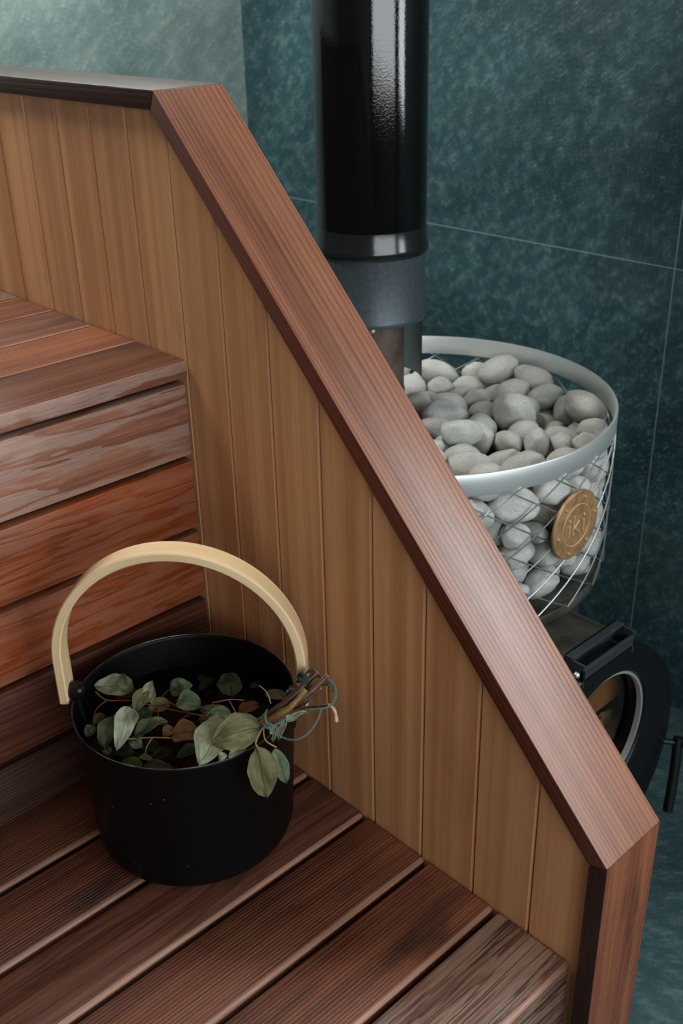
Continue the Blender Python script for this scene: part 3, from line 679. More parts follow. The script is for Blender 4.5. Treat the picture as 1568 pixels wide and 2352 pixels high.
# ------------------------------------------------------------------ stove
SX, SY, SR = -.111, .533, .322
stove = empty('sauna_stove', (SX, SY, FZ), label='round wood-burning sauna stove with a wire cage full of grey stones, behind the partition', cat='stove')
def ringband(name, mat, r, z0, z1, th, par=stove, label=None):
    bm = bmesh.new(); lathe(bm, (SX, SY, 0), [(r, z0), (r+th, z0), (r+th*1.15, z0+.001), (r+th*1.15, z1-.001), (r+th, z1), (r, z1), (r-th*.1, z1-.001), (r-th*.1, z0+.001)], 144, closed=True)
    return finish(name, bm, mat, par, angle=35, label=label)
ringband('top_band', M['steel'], SR-.0025, .266, .300, .0035, label='bright steel band')
ringband('bottom_band', M['firebox'], SR-.006, .010, .028, .004)
bm = bmesh.new(); NW = 24; z0, z1 = .026, .268; hgt = .052
for sg in (1, -1):
    for k in range(NW):
        a0 = 2*math.pi*k/NW; pp = []
        for i in range(61):
            z = z0+(z1-z0)*i/60; a = a0+sg*(z-z0)/hgt*(math.pi/NW)*1.0*2
            # flattened strand that alternates in and out as in twisted netting
            pp.append(Vector((SX+(SR+.0008+sg*.0009)*math.cos(a), SY+(SR+.0008+sg*.0009)*math.sin(a), z)))
        tube(bm, pp, .0013, .0013, 6)
finish('wire_cage', bm, M['wire'], stove)
bm = bmesh.new(); lathe(bm, (SX, SY, 0), [(0, .026), (SR-.008, .026), (SR-.008, .014), (.292, .008), (.285, FZ+.06), (.272, FZ+.05), (0, FZ+.05)], 120)
finish('firebox', bm, M['firebox'], stove, angle=35)
bm = bmesh.new(); lathe(bm, (SX, SY, 0), [(.20, FZ), (.215, FZ), (.215, FZ+.05), (.20, FZ+.05)], 80, closed=True); finish('base_ring', bm, M['cast_black'], stove, angle=35)
bm = bmesh.new(); lathe(bm, (SX, SY, 0), [(0, .199), (.19, .199), (.202, .19), (.206, .03), (0, .03)], 90); finish('inner_drum', bm, M['cast_black'], stove, angle=35)
# door tunnel and door, facing +x
DY, DZ = .458, -.213
bm = bmesh.new()
lathe(bm, (0, DY+.02, DZ), [(.222, -.02), (.222, .300), (.190, .300), (.190, .02), (.222, -.02)], 96, axis=X_)
finish('door_tunnel', bm, M['firebox'], stove, angle=35)
bm = bmesh.new(); lathe(bm, (0, DY+.02, DZ), [(0, .17), (.189, .17), (.189, .26)], 64, axis=X_)
for v in bm.verts: pass
fb = finish('fire_chamber', bm, M['firebrick'], stove, angle=35)
bm = bmesh.new()
_pts = [(DY+.02+.185*math.cos(R(t)), DZ+.185*math.sin(R(t))) for t in range(14, 167, 8)]
prism(bm, _pts, 0, .252, .268); finish('baffle', bm, M['firebrick'], stove, angle=35)
bm = bmesh.new(); x0 = .301
# the door plate: a thick disc with an off-centre round opening
NSEG = 128; IY, IZ, IR, OR_ = .474, -.150, .124, .234
def dring(cy, cz, r, x): return [bm.verts.new((x, cy+r*math.sin(2*math.pi*i/NSEG), cz+r*math.cos(2*math.pi*i/NSEG))) for i in range(NSEG)]
seq = [dring(IY, IZ, IR+.002, x0), dring(DY, DZ, OR_-.004, x0), dring(DY, DZ, OR_, x0+.004), dring(DY, DZ, OR_, x0+.026), dring(DY, DZ, OR_-.006, x0+.034),
       dring(IY, IZ, IR+.020, x0+.036), dring(IY, IZ, IR+.004, x0+.032), dring(IY, IZ, IR, x0+.026)]
for A, B in zip(seq, seq[1:]+seq[:1]):
    for i in range(NSEG): bm.faces.new((A[i], A[(i+1) % NSEG], B[(i+1) % NSEG], B[i]))
door = finish('stove_door', bm, M['cast_black'], stove, angle=40)
bm = bmesh.new(); lathe(bm, (0, IY, IZ), [(IR-.0035, x0+.019), (IR+.001, x0+.019), (IR+.001, x0+.0275), (IR-.0035, x0+.0275)], 96, axis=X_, closed=True)
finish('steel_trim', bm, M['steel'], door, angle=35)
bm = bmesh.new(); lathe(bm, (0, IY, IZ), [(0, x0+.004), (IR-.0005, x0+.004), (IR-.0005, x0+.0075), (0, x0+.0075)], 80, axis=X_)
finish('door_glass', bm, M['glass'], door, angle=35)
bm = bmesh.new()
tube(bm, smooth_path([(.350, .699, -.253), (.360, .683, -.314), (.368, .664, -.384)], 4), .0088, .0088, 20)
for q in ((.352, .696, -.262),): cyl(bm, (x0+.022, q[1]-.022, q[2]+.002), Vector(q), .0052, .0052, 14)
cyl(bm, (.348, .697, -.261), (.366, .698, -.261), .0055, .0050, 14)
finish('door_latch', bm, M['cast_black'], door, angle=40)
# hinge bracket on top of the door: an open channel with two bolts
bm = bmesh.new()
bx0, bx1, by0, by1, bz0, bz1 = .300, .336, .402, .534, .010, .042
box(bm, bx0, bx1, by0, by1, bz0, bz0+.004, bevel=.001); box(bm, bx0, bx0+.016, by0, by1, bz1-.004, bz1, bevel=.001)
box(bm, bx0, bx0+.004, by0, by1, bz0, bz1, bevel=.001); box(bm, bx1-.006, bx1, by0, by1, bz0, bz1-.012, bevel=.001)
box(bm, bx0, bx1, by0, by0+.004, bz0-.012, bz1-.004, bevel=.001); box(bm, bx0, bx1, by1-.004, by1, bz0-.012, bz1-.004, bevel=.001)
hb = finish('hinge_bracket', bm, M['cast_grey'], door, smooth=False)
for yy in (by0-.002, by1+.002):
    bm = bmesh.new(); s_ = -1 if yy < .45 else 1; lathe(bm, (bx1-.010, yy, bz0+.010), [(0, .005*s_), (.003, .0045*s_), (.005, .002*s_), (.005, 0), (0, 0)], 16, axis=Y_)
    finish('bolt', bm, M['steel'], door, label='bright steel bolt')
# badge
BC = Vector((.2135, .528, .177))
bm = bmesh.new(); lathe(bm, BC, [(0, 0), (.054, 0), (.0565, .001), (.0565, .004), (.055, .0055), (.036, .0055), (0, .0050)], 80, axis=X_)
badge = finish('badge', bm, M['badge'], stove, angle=35, label='round bronze badge')
bm = bmesh.new(); tube(bm, [BC+Vector((.0055, .0345*math.sin(t), .0345*math.cos(t))) for t in [2*math.pi*i/72 for i in range(72)]], .0013, .0013, 8, closed=True)
finish('raised_ring', bm, M['badge_hi'], badge)
for t in (20, 80, 140, 200, 260, 320):
    bm = bmesh.new(); q = BC+Vector((0, .046*math.sin(R(t)), .046*math.cos(R(t)))); lathe(bm, q, [(0, .0088), (.0016, .0084), (.0026, .0070), (.0028, .0052), (0, .0052)], 14, axis=X_)
    finish('rivet', bm, M['badge_hi'], badge)
def stroke(bm, pts, r=.0021):
    tube(bm, [BC+Vector((.0058, y, z)) for y, z in pts], r, r, 8)
    for y, z in (pts[0], pts[-1]): bmesh.ops.create_icosphere(bm, subdivisions=1, radius=r, matrix=Matrix.Translation(BC+Vector((.0058, y, z))))
for ch, oy in (('i', -.0185), ('k', -.0085), ('i', .0175)):
    bm = bmesh.new()
    if ch == 'i': stroke(bm, [(oy, -.014), (oy, .004)]); stroke(bm, [(oy, .0125), (oy, .0135)], .0025)
    else:
        stroke(bm, [(oy, -.014), (oy, .018)]); stroke(bm, [(oy+.002, -.003), (oy+.0135, .0055)]); stroke(bm, [(oy+.004, -.0025), (oy+.0150, -.014)])
    finish('raised_letter', bm, M['badge_hi'], badge)
# paper inside
rp = random.Random(4); bm = bmesh.new(); bmesh.ops.create_icosphere(bm, subdivisions=4, radius=1)
for v in bm.verts:
    p = v.co.normalized(); k_ = 1+.55*noise.noise(p*2.3+Vector((3, 1, 7)))+.22*noise.noise(p*6)
    v.co = Vector((.245, .615, -.262)) + Vector((p.x*.026, p.y*.060, p.z*.050))*k_
tag(finish('crumpled_paper', bm, M['paper'], None, smooth=False), 'pale crumpled paper lying inside the stove behind the door glass', 'paper')

# ------------------------------------------------------------------ flue
FX, FY = -.221, .533
flue = empty('flue_pipe', (FX, FY, .2), label='tall glossy black flue pipe rising from the stones of the stove', cat='flue')
def fl(name, prof, mat, label=None, **kw):
    bm = bmesh.new(); lathe(bm, (FX, FY, 0), prof, 128, **kw); return finish(name, bm, mat, flue, angle=35, label=label)
fl('outer_sleeve', [(.080, .568), (.0885, .568), (.0885, 1.76), (.080, 1.76)], M['black_gloss'], 'glossy black outer sleeve', closed=True)
fl('lower_ring', [(.082, .526), (.0905, .526), (.0922, .530), (.0926, .535), (.0920, .540), (.0910, .5425), (.0887, .568), (.082, .568)], M['ring_gloss'], 'flared lower ring of the sleeve', closed=True)
fl('collar', [(.080, .416), (.0885, .416), (.0898, .420), (.0895, .424), (.0880, .428), (.0872, .522), (.0880, .526), (.080, .526)], M['collar'], 'matt grey collar', closed=True)
fl('inner_pipe', [(.045, .235), (.0535, .235), (.0535, .500), (.045, .500)], M['pipe_rust'], 'brownish inner pipe', closed=True)
fl('pipe_foot', [(.050, .200), (.0550, .200), (.0550, .285), (.0538, .287), (.050, .287)], M['pipe_red'], 'reddish pipe foot', closed=True)
fl('heat_shield', [(.0835, .300), (.0860, .300), (.0860, .430), (.0835, .430)], M['heat_shield'], None, closed=True, a0=R(55), a1=R(215))
bm = bmesh.new(); q = Vector((FX, FY, .404)) + (CAM-Vector((FX, FY, 0))).normalized()*Vector((1, 1, 0))*.062
dr = Vector((CAM.x-FX, CAM.y-FY, 0)).normalized(); q = Vector((FX, FY, .404))+dr*.0530
lathe(bm, q, [(0, .004), (.0030, .0032), (.0042, .0010), (.0042, -.001), (0, -.001)], 16, axis=dr); finish('rivet', bm, M['steel'], flue, label='bright rivet')

# ------------------------------------------------------------------ stones
def stone_mesh(k):
    rnd = random.Random(500 + k)
    bm = bmesh.new(); bmesh.ops.create_icosphere(bm, subdivisions=4, radius=1.0)
    a = Vector((.041, .031, .0245)); a = Vector([c*rnd.uniform(.9, 1.12) for c in a])
    cuts = [(Vector((rnd.gauss(0,1), rnd.gauss(0,1), rnd.gauss(0,1))).normalized(), rnd.uniform(.72,.9)) for _ in range(5)]
    off = Vector((k*7.3, k*3.1, 1.7))
    for v in bm.verts:
        p = v.co.normalized()
        for n, d in cuts:
            t = p.dot(n)
            if t > d: p = p - n*(t-d)*.75
        p = p*(1 + .10*noise.noise(p*1.3+off) + .03*noise.noise(p*3.5+off))
        v.co = Vector((p.x*a.x, p.y*a.y, p.z*a.z))
    for f in bm.faces: f.smooth = True
    me = bpy.data.meshes.new('sauna_stone'); bm.to_mesh(me); bm.free(); me.materials.append(M['stone'])
    return me
SHAPES = [stone_mesh(k) for k in range(8)]
SZ, ZTOP = .010, .225
STONES = [tuple(float(c) if i else int(c) for i, c in enumerate(r.split(","))) for r in """6,0.889,-0.1529,0.4145,0.2656,0.205,-0.975,0.04,-0.078
4,1.083,-0.1083,0.4605,0.263,0.184,-0.284,0.861,0.379
0,1.129,-0.319,0.6276,0.2612,0.959,-0.076,0.176,0.208
6,0.894,0.0033,0.5068,0.2611,0.709,-0.379,-0.097,0.587
5,1.037,0.0365,0.348,0.2591,0.369,0.145,0.655,0.643
5,0.735,0.0315,0.3988,0.2563,0.09,-0.966,-0.188,-0.152
2,1.032,0.1398,0.4054,0.256,0.871,0.076,-0.038,-0.485
1,1.111,0.0699,0.7492,0.2553,0.082,-0.184,-0.93,0.307
5,0.913,-0.2897,0.3499,0.2536,0.865,-0.04,-0.119,-0.486
6,0.93,-0.1608,0.8034,0.2527,0.124,-0.537,0.83,0.09
2,0.855,-0.006,0.3274,0.2527,0.479,0.452,-0.752,-0.016
2,0.972,-0.3502,0.3673,0.2496,0.034,0.471,0.871,0.136
4,0.931,0.1394,0.4923,0.2479,0.051,0.751,0.635,0.174
2,1.108,-0.3536,0.5261,0.2475,0.461,-0.803,0.266,0.268
0,1.029,-0.3477,0.4317,0.245,0.028,0.885,-0.154,-0.438
6,0.722,0.1591,0.6376,0.2448,0.864,0.119,0.318,0.373
2,1.074,-0.086,0.8163,0.2434,0.146,-0.203,0.096,-0.963
1,1.124,-0.1599,0.3543,0.2425,0.687,0.511,-0.447,-0.258
3,1.023,0.1675,0.5633,0.2425,0.072,-0.897,0.426,-0.095
0,0.926,-0.2667,0.2924,0.2413,0.15,-0.08,-0.985,0.042
7,1.129,-0.0171,0.6708,0.2411,0.517,-0.539,0.021,0.665
5,0.916,-0.2074,0.3001,0.24,0.673,-0.551,0.007,-0.494
3,0.952,-0.0349,0.7824,0.238,0.752,-0.063,-0.073,0.651
4,1.03,-0.4004,0.562,0.2371,0.564,-0.137,0.504,-0.64
7,1.026,-0.3765,0.6349,0.2371,0.213,-0.628,0.744,0.08
4,1.047,0.073,0.4398,0.2371,0.058,0.338,-0.631,-0.696
6,0.979,-0.2556,0.7445,0.2364,0.047,0.3,-0.814,0.496
3,0.778,0.1171,0.6272,0.236,0.35,0.062,0.403,0.843
3,0.919,0.0841,0.6005,0.2355,0.557,0.169,0.706,0.405
7,0.696,0.1124,0.7137,0.235,0.825,-0.515,-0.206,-0.11
7,1.085,-0.2257,0.3693,0.2348,0.31,0.072,-0.071,-0.945
1,1.117,-0.0516,0.3936,0.2339,0.722,-0.265,-0.111,0.63
4,1.001,-0.088,0.7474,0.2338,0.359,0.438,-0.441,-0.696
5,0.942,0.0036,0.4271,0.233,0.722,-0.568,-0.382,-0.106
3,0.833,-0.0975,0.4207,0.233,0.539,-0.397,0.183,0.72
3,1.051,-0.0064,0.2825,0.2329,0.69,-0.012,-0.521,-0.502
4,1.085,-0.2988,0.5735,0.2328,0.175,0.691,-0.688,-0.136
7,0.947,0.0307,0.4791,0.2327,0.211,-0.154,0.084,0.962
3,1.07,-0.1982,0.4422,0.232,0.702,0.149,0.044,-0.695
2,0.933,0.0868,0.5025,0.2318,0.372,-0.24,0.876,-0.19
6,1.033,-0.1228,0.2562,0.2318,0.515,-0.143,0.585,-0.61
4,1.052,-0.1084,0.5948,0.2316,0.811,0.213,0.26,0.479
2,0.843,-0.0275,0.4588,0.2315,0.447,0.774,-0.11,0.434
6,0.852,0.0433,0.5784,0.2311,0.871,-0.352,-0.144,-0.311
1,1.004,-0.0103,0.5622,0.231,0.168,0.12,0.87,0.448
1,1.005,0.0885,0.3328,0.2307,0.075,-0.212,0.974,0.019
5,0.941,-0.0822,0.5418,0.2302,0.312,0.075,-0.313,-0.894
2,0.924,-0.0444,0.7199,0.2298,0.247,0.16,-0.451,-0.843
2,1.036,-0.1439,0.4962,0.2295,0.836,0.235,0.036,0.495
4,0.715,-0.1231,0.6975,0.2293,0.27,0.101,0.668,-0.686
6,0.886,-0.0788,0.4832,0.229,0.126,-0.973,0.127,-0.148
2,0.995,-0.1081,0.3594,0.2288,0.686,-0.028,0.015,0.727
3,0.978,0.0305,0.6341,0.2284,0.236,-0.9,0.323,-0.172
3,0.997,-0.1444,0.6508,0.2278,0.091,0.991,-0.089,-0.033
0,0.931,-0.2672,0.4321,0.2274,0.887,-0.381,-0.022,-0.26
4,0.879,0.018,0.7763,0.227,0.491,0.329,0.546,0.594
3,0.933,-0.2553,0.6231,0.2267,0.96,-0.138,0.049,-0.241
6,0.83,0.0554,0.3835,0.2265,0.158,-0.19,-0.031,0.969
6,0.786,0.0446,0.2798,0.2265,0.748,0.553,0.062,0.361
2,0.901,-0.187,0.6115,0.2264,0.986,0.159,0.015,0.045
2,0.853,-0.2185,0.7075,0.2259,0.026,0.288,0.953,0.093
3,0.894,-0.0813,0.6693,0.2256,0.05,-0.958,0.277,-0.058
3,0.893,-0.0436,0.6146,0.2256,0.065,-0.415,-0.907,0.041
1,0.771,-0.1615,0.712,0.2255,0.797,-0.319,-0.082,0.506
6,0.798,-0.0404,0.3244,0.2254,0.477,-0.197,0.193,-0.835
3,0.859,-0.1461,0.4187,0.2247,0.6,0.017,-0.076,0.796
5,0.824,-0.2599,0.679,0.2246,0.203,0.217,-0.884,-0.362
6,0.827,-0.3004,0.4898,0.2245,0.607,0.049,-0.087,-0.788
5,0.842,-0.0317,0.5148,0.2243,0.075,0.491,0.868,0.001
3,0.8,-0.0027,0.3774,0.2234,0.023,-0.927,-0.364,-0.08
2,0.89,-0.3914,0.4425,0.2218,0.007,0.739,0.463,0.489
7,0.956,-0.2072,0.808,0.2214,0.734,0.574,0.346,-0.108
7,0.822,-0.086,0.3,0.2205,0.444,0.402,0.052,-0.799
3,0.657,-0.2097,0.6602,0.2201,0.603,-0.077,0.004,-0.794
3,1.028,-0.0679,0.2478,0.2194,0.13,0.424,-0.79,0.423
1,0.657,0.0855,0.5541,0.2191,0.796,0.161,0.196,0.55
7,0.917,0.082,0.6698,0.2182,0.474,-0.301,0.177,-0.808
5,0.837,0.1798,0.5138,0.218,0.558,-0.178,0.118,-0.802
6,1.114,-0.3428,0.7076,0.2171,0.719,-0.393,-0.556,-0.142
5,0.897,-0.132,0.7676,0.2147,0.197,-0.847,-0.491,-0.052
3,0.751,0.1723,0.6176,0.2141,0.348,-0.108,0.51,0.779
6,1.015,0.162,0.4436,0.2134,0.773,0.239,0.294,0.51
2,0.983,-0.3105,0.6654,0.2127,0.313,-0.325,0.096,-0.887
5,1.062,-0.1913,0.7563,0.2127,0.459,0.494,0.733,-0.09
5,0.869,0.1434,0.6567,0.2126,0.138,0.07,-0.547,0.822
4,0.961,0.1271,0.538,0.2111,0.255,-0.804,0.494,-0.208
2,1.034,-0.1392,0.8218,0.211,0.516,-0.82,-0.248,-0.013
4,0.696,-0.3215,0.3553,0.2108,0.488,0.182,-0.659,-0.544
3,0.846,0.1416,0.3806,0.2102,0.641,-0.06,-0.479,-0.597
5,0.935,-0.1632,0.3033,0.21,0.262,-0.129,0.898,0.33
3,0.84,0.0199,0.3364,0.2098,0.065,-0.037,-0.1,-0.992
7,0.833,-0.3046,0.7485,0.2085,0.64,0.189,0.64,0.38
1,0.856,0.1266,0.5993,0.2066,0.964,0.07,-0.051,-0.253
2,0.921,-0.3385,0.5934,0.2059,0.388,0.573,0.171,0.701
4,0.988,0.0985,0.3987,0.205,0.793,0.091,-0.598,0.074
1,0.668,0.1064,0.4519,0.204,0.179,-0.462,-0.141,0.857
7,1.076,-0.1798,0.2527,0.203,0.639,0.543,0.238,-0.489
5,0.691,0.0498,0.7833,0.2025,0.663,0.036,-0.559,0.496
1,1.092,-0.3813,0.4878,0.2003,0.025,-0.132,0.754,0.643
6,0.849,-0.2792,0.3639,0.1993,0.607,-0.369,-0.31,-0.632
1,0.874,0.0364,0.7103,0.1972,0.539,-0.039,0.814,0.213
1,1.006,-0.3591,0.3797,0.197,0.564,-0.597,0.552,-0.143
7,0.757,-0.2643,0.7123,0.1964,0.407,-0.01,0.061,-0.911
6,0.83,-0.3279,0.4503,0.1961,0.558,-0.311,-0.407,0.653
2,1.08,-0.2281,0.3193,0.1949,0.268,-0.168,-0.919,-0.236
6,0.934,-0.0299,0.8141,0.1936,0.09,-0.009,-0.787,0.61
4,0.703,-0.301,0.403,0.1927,0.407,-0.545,-0.154,0.717
5,0.884,-0.2427,0.2678,0.1916,0.869,0.422,0.128,-0.225
0,1.096,-0.0145,0.757,0.1915,0.111,-0.094,-0.942,-0.303
5,0.708,0.0271,0.2843,0.1913,0.522,0.41,-0.051,0.746
3,1.044,-0.0851,0.7884,0.1908,0.491,-0.773,0.401,0.02
7,0.875,0.1781,0.5792,0.1903,0.532,0.122,-0.634,-0.548
2,0.824,0.0702,0.2975,0.1902,0.773,-0.461,-0.285,0.33
3,0.9,-0.3746,0.653,0.1899,0.188,0.602,0.775,0.039
5,1.123,0.08,0.7408,0.1895,0.29,-0.373,-0.558,-0.682
3,0.957,0.0597,0.3586,0.1884,0.76,0.263,-0.335,-0.492
7,1.106,-0.2976,0.3166,0.1882,0.678,-0.134,0.33,0.643
3,1.032,0.1317,0.6968,0.187,0.62,-0.613,0.49,0.001
1,1.073,-0.3698,0.5364,0.1866,0.154,-0.015,0.938,0.311
7,1.083,-0.2525,0.7773,0.1858,0.166,-0.961,-0.102,0.198
3,0.987,0.1246,0.4848,0.1853,0.474,-0.179,0.614,0.605
7,1.026,-0.3862,0.5978,0.1831,0.246,-0.396,-0.213,-0.859
0,1.015,-0.0135,0.2602,0.1769,0.531,0.567,0.547,-0.314
2,1.101,-0.0559,0.2985,0.1763,0.877,-0.356,-0.298,-0.119
3,0.941,-0.3661,0.4366,0.1761,0.375,0.329,0.273,0.823
5,0.972,-0.1487,0.7681,0.171,0.938,0.181,-0.094,0.281
7,1.069,-0.1234,0.29,0.1708,0.404,0.58,0.595,-0.383
5,1.109,0.1057,0.3434,0.1704,0.178,0.768,-0.061,0.612
7,0.964,-0.3267,0.6445,0.1699,0.608,-0.213,0.028,-0.764
2,1.118,0.1625,0.5235,0.1698,0.074,0.079,-0.239,-0.965
0,0.861,0.0706,0.6939,0.1678,0.164,-0.236,0.399,0.871
3,1.08,-0.081,0.2459,0.1676,0.071,0.196,-0.899,0.384
1,0.645,-0.2521,0.7273,0.1672,0.316,-0.127,0.044,0.939
5,1.003,0.1263,0.5702,0.1669,0.904,0.18,0.067,0.382
3,0.72,0.1731,0.4381,0.1665,0.681,0.405,0.406,0.455
5,0.971,0.1643,0.6346,0.165,0.467,0.16,0.335,0.802
0,1.084,0.007,0.3223,0.1632,0.109,-0.476,0.815,-0.314
1,1.117,-0.3086,0.72,0.1629,0.767,0.047,-0.043,-0.638
6,1.101,0.1008,0.6536,0.1607,0.729,-0.28,-0.418,-0.463
5,0.942,-0.17,0.8158,0.1607,0.288,-0.108,-0.889,-0.34
1,0.621,-0.0449,0.7789,0.1605,0.208,-0.463,0.838,0.202
7,1.119,0.1195,0.4347,0.16,0.866,-0.333,-0.346,-0.14
3,0.854,-0.2499,0.3439,0.1569,0.616,0.352,-0.42,0.566
4,0.964,-0.1096,0.8177,0.1556,0.272,-0.887,0.282,0.244
1,0.674,0.1749,0.4838,0.1552,0.934,-0.32,-0.052,-0.153
2,0.843,-0.3375,0.4749,0.1547,0.633,0.358,-0.148,-0.671
4,0.964,-0.1808,0.2966,0.1542,0.179,0.826,-0.524,-0.103
2,0.789,-0.3671,0.6792,0.1533,0.478,0.064,0.023,-0.876
1,1.07,0.0409,0.7795,0.153,0.611,-0.767,0.057,-0.189
6,0.989,-0.3082,0.3771,0.1523,0.095,-0.167,0.03,-0.981
7,0.698,-0.3224,0.4272,0.152,0.81,0.187,-0.2,0.518
1,0.926,-0.389,0.5027,0.1506,0.969,-0.124,0.1,-0.187
6,0.965,-0.2108,0.7485,0.1502,0.277,0.177,0.786,-0.524
1,0.636,-0.2314,0.8084,0.1498,0.263,-0.921,-0.288,-0.016
2,0.876,0.0723,0.383,0.1485,0.939,0.016,-0.025,0.343
6,0.987,-0.3446,0.5656,0.1472,0.474,-0.519,0.542,-0.461
1,0.976,0.1391,0.3793,0.1469,0.659,-0.3,-0.688,-0.045
3,0.975,0.034,0.7264,0.1466,0.105,0.001,-0.954,-0.28
2,0.765,-0.0831,0.7627,0.1463,0.703,0.666,-0.173,-0.18
7,0.945,0.0614,0.3037,0.1454,0.023,-0.865,-0.49,0.108
7,0.786,0.1147,0.7175,0.1445,0.489,0.411,-0.136,0.758
2,0.981,-0.0469,0.8171,0.1436,0.093,0.293,0.409,0.859
7,1.118,-0.2471,0.2862,0.1409,0.214,-0.011,-0.294,0.931
6,0.628,-0.3837,0.6351,0.1398,0.084,-0.193,0.014,0.978
3,1.028,-0.3947,0.5642,0.1397,0.241,0.411,0.153,0.866
5,0.939,-0.0168,0.7588,0.1391,0.568,0.13,0.146,-0.799
2,0.715,-0.2557,0.7133,0.1371,0.013,0.92,0.252,-0.301
5,0.907,-0.2753,0.7641,0.1369,0.005,0.609,0.758,0.233
4,0.925,0.1778,0.5794,0.1357,0.514,0.25,-0.36,-0.737
3,0.912,-0.3701,0.3942,0.1356,0.564,-0.47,0.678,-0.029
4,1.069,-0.1426,0.2454,0.1352,0.651,-0.262,-0.549,-0.454
6,0.879,0.1233,0.4993,0.1294,0.552,-0.228,-0.1,0.796
1,0.907,0.1656,0.4472,0.1282,0.121,-0.751,0.642,-0.092
7,1.062,0.1246,0.6161,0.1251,0.742,-0.414,-0.286,0.442
5,0.745,-0.2876,0.6858,0.1249,0.119,-0.809,-0.554,0.155
6,0.884,-0.3299,0.6467,0.1235,0.213,0.039,-0.968,0.127
6,0.946,-0.1934,0.7972,0.1227,0.097,-0.636,-0.766,0.016
5,1.025,-0.3307,0.7057,0.1218,0.637,0.05,0.077,0.765
4,1.113,-0.3785,0.447,0.1213,0.419,-0.171,-0.874,-0.175
0,1.043,-0.3004,0.3324,0.1189,0.562,0.652,0.509,-0.009
5,0.698,-0.3427,0.4904,0.1179,0.729,0.153,-0.393,0.539
7,0.968,0.174,0.5126,0.1175,0.899,0.23,-0.131,-0.35
3,0.821,0.1104,0.4038,0.1172,0.728,-0.683,0.05,0.037
2,1.096,-0.0309,0.2607,0.1158,0.364,0.901,-0.237,0.016
7,0.752,-0.1499,0.3001,0.1157,0.102,0.258,0.961,-0.004
7,0.841,-0.0893,0.2394,0.1149,0.15,0.142,0.705,-0.679
6,0.911,0.0908,0.7432,0.1146,0.245,-0.329,-0.866,0.285
0,1.012,-0.1402,0.7707,0.1132,0.236,0.086,0.599,-0.761
1,0.916,-0.0403,0.3126,0.1128,0.491,0.8,0.327,-0.108
1,0.858,-0.3252,0.4417,0.111,0.4,-0.329,-0.693,0.501
5,1.021,0.0934,0.3604,0.1097,0.228,-0.192,-0.065,-0.952
5,0.911,-0.2396,0.3355,0.1084,0.255,-0.349,-0.416,0.8
4,0.672,0.1654,0.6478,0.1067,0.693,0.484,-0.532,-0.05
4,1.123,0.0187,0.3179,0.1058,0.701,-0.358,-0.198,0.584
5,0.963,0.1328,0.6809,0.1047,0.427,-0.046,0.784,-0.448
6,1.049,-0.0754,0.7912,0.1043,0.181,-0.705,0.643,-0.238
1,0.939,0.0741,0.6953,0.103,0.181,-0.188,-0.244,-0.934
5,0.838,-0.1027,0.2882,0.1028,0.124,0.765,0.561,0.291
5,0.699,-0.3022,0.7641,0.1022,0.468,-0.048,-0.374,-0.799
3,1.1,-0.3939,0.5007,0.102,0.146,-0.542,0.827,0.007
5,0.938,0.0014,0.8056,0.1004,0.393,-0.664,-0.414,-0.483
4,1.085,-0.1436,0.8226,0.1002,0.294,-0.31,0.75,0.504
4,0.969,-0.3682,0.6714,0.0995,0.149,-0.499,0.105,-0.847
1,1.117,0.0323,0.7425,0.0989,0.688,0.018,0.127,-0.714
0,1.089,-0.335,0.3735,0.0986,0.906,-0.207,-0.362,0.075
4,1.112,-0.3524,0.6038,0.0984,0.403,0.096,-0.606,0.679
1,1.003,-0.2479,0.7903,0.0982,0.284,-0.68,0.52,0.432
2,0.857,-0.2156,0.7487,0.0981,0.139,0.021,-0.37,0.918
7,1.054,-0.2014,0.2673,0.0973,0.875,-0.102,0.04,-0.472
7,0.917,-0.2692,0.7312,0.0956,0.023,-0.775,0.626,-0.082
2,1.036,-0.3503,0.5376,0.0949,0.497,-0.677,0.47,-0.273
2,0.853,0.1732,0.5532,0.0944,0.099,-0.206,-0.873,-0.432
2,0.863,-0.0273,0.7594,0.0941,0.372,0.016,-0.122,-0.92
2,0.646,0.1604,0.4306,0.0919,0.231,0.934,-0.246,0.115
4,0.879,0.0685,0.3064,0.0916,0.059,0.898,-0.031,0.435
2,0.974,0.1603,0.601,0.0894,0.26,0.115,0.124,-0.951
5,0.932,0.1422,0.4807,0.0879,0.507,0.737,-0.313,-0.318
0,0.687,0.0689,0.3904,0.0844,0.217,-0.167,0.47,-0.839
6,1.054,0.1074,0.4391,0.0839,0.675,-0.431,-0.582,-0.141
6,1.014,-0.2719,0.3005,0.0813,0.166,0.127,-0.861,0.464
1,1.058,-0.401,0.5767,0.0782,0.102,-0.694,-0.033,-0.712
7,0.78,-0.1269,0.2426,0.0764,0.335,0.407,-0.406,-0.747
0,0.779,-0.3227,0.6461,0.0751,0.654,-0.405,0.154,-0.62
5,1.108,0.1392,0.3863,0.0707,0.55,-0.131,0.818,0.1
0,0.923,0.0972,0.6497,0.0674,0.63,0.273,-0.675,-0.27
6,1.126,-0.1896,0.7763,0.0672,0.204,-0.588,-0.762,-0.177
1,0.856,-0.2908,0.6817,0.0671,0.501,0.365,0.592,-0.515
2,0.963,-0.343,0.4885,0.0665,0.719,-0.072,0.459,0.517
4,1.096,-0.323,0.7234,0.0663,0.405,-0.469,0.57,-0.54
6,1.103,-0.1578,0.2975,0.0654,0.853,0.49,-0.18,-0.015
0,0.986,-0.0793,0.2995,0.064,0.245,-0.084,0.881,-0.395
6,1.09,-0.0657,0.2461,0.0629,0.133,0.056,0.8,-0.582
2,1.053,0.0867,0.7474,0.0624,0.312,-0.211,-0.678,0.631
5,0.949,0.1785,0.504,0.0616,0.423,0.392,-0.181,-0.796
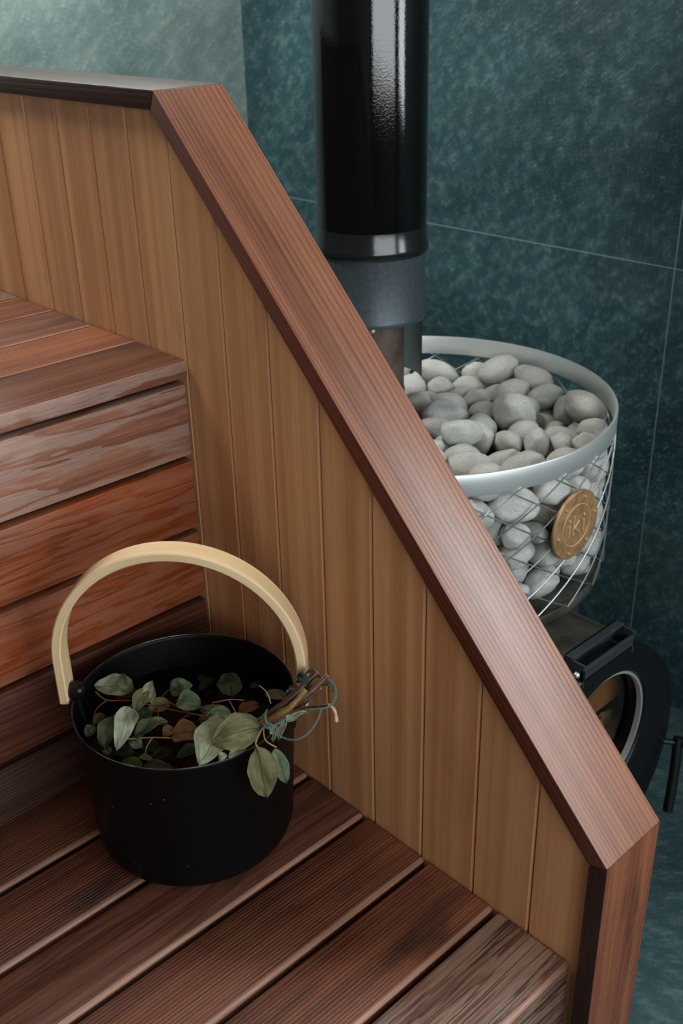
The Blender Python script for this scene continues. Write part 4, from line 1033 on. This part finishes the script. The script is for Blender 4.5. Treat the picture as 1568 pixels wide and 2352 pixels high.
4,1.078,0.0157,0.2736,0.0608,0.889,0.374,0.25,0.087
0,0.995,-0.0424,0.8087,0.0603,0.272,-0.901,-0.337,-0.019
4,0.878,-0.3799,0.4122,0.0602,0.239,0.464,0.644,0.559
4,0.981,0.1484,0.6468,0.0593,0.34,-0.704,-0.602,0.164
4,1.043,0.0958,0.3449,0.0592,0.647,-0.406,0.015,-0.645
7,0.839,-0.1011,0.8239,0.0591,0.053,0.278,-0.484,-0.828
6,1.105,-0.3256,0.4164,0.0584,0.039,0.566,0.813,0.13
6,0.948,0.0594,0.7011,0.0584,0.169,-0.594,-0.647,0.449
4,0.879,-0.134,0.7807,0.0581,0.724,0.26,-0.341,-0.54
2,0.835,0.0107,0.7336,0.058,0.868,-0.038,0.426,-0.252
2,1.007,0.0282,0.784,0.0579,0.28,0.955,-0.091,-0.037
6,1.066,0.1354,0.5596,0.0577,0.082,0.937,-0.336,-0.042
0,1.051,-0.3042,0.3425,0.0572,0.094,-0.163,0.343,-0.92
0,1.002,-0.377,0.6403,0.0571,0.073,0.674,0.722,0.138
2,1.003,-0.3881,0.5209,0.0567,0.009,0.996,0.033,-0.077
4,0.833,-0.2276,0.3293,0.0567,0.756,0.613,-0.188,-0.131
0,0.881,0.0364,0.3407,0.0561,0.445,0.172,0.122,-0.87
1,0.752,0.1239,0.509,0.0561,0.318,-0.04,-0.913,0.252
5,0.79,-0.0908,0.7634,0.056,0.65,-0.499,-0.451,-0.353
5,0.862,-0.1711,0.2489,0.0554,0.007,0.129,-0.301,-0.945
4,0.834,0.1642,0.4422,0.054,0.933,-0.166,-0.268,0.172
4,0.84,-0.0335,0.7593,0.0535,0.937,0.321,0.131,-0.029
6,0.688,-0.0093,0.3199,0.0535,0.709,-0.606,0.359,0.027
2,0.867,-0.2623,0.718,0.0534,0.101,0.104,0.989,-0.043
5,0.877,-0.2716,0.7688,0.0534,0.202,-0.022,-0.161,0.966
5,0.89,-0.2209,0.2718,0.0533,0.223,0.402,-0.834,-0.304
5,0.852,0.1267,0.6985,0.0529,0.133,-0.048,-0.878,-0.456
0,0.844,-0.3874,0.4676,0.0525,0.334,0.012,-0.408,0.85
3,0.701,-0.0335,0.2906,0.0524,0.782,-0.12,-0.359,-0.494
5,0.783,0.1753,0.6036,0.0512,0.575,0.089,-0.074,-0.81
3,0.697,-0.3286,0.611,0.0511,0.346,-0.563,-0.671,0.336
2,0.681,0.0798,0.3998,0.051,0.06,-0.102,0.667,-0.735
1,0.828,-0.3559,0.5697,0.0498,0.068,-0.052,0.248,0.965
6,0.624,-0.2252,0.808,0.0467,0.223,0.04,-0.167,-0.96
2,0.621,0.1152,0.472,0.0466,0.266,-0.036,0.093,-0.959""".split()]
for k, s, x, y, z, qw, qx, qy, qz in STONES:
    o = bpy.data.objects.new('sauna_stone', SHAPES[k]); COL.objects.link(o)
    o.location = (x, y, z+SZ); o.rotation_mode = 'QUATERNION'; o.rotation_quaternion = (qw, qx, qy, qz); o.scale = (s, s, s)
    if z+SZ > ZTOP: tag(o, 'grey rounded sauna stone on the open top of the stove heap', 'stone', 'stones heaped on top of the stove')
    else: tag(o, 'grey rounded sauna stone packed behind the wire cage of the stove', 'stone', 'stones inside the wire cage')
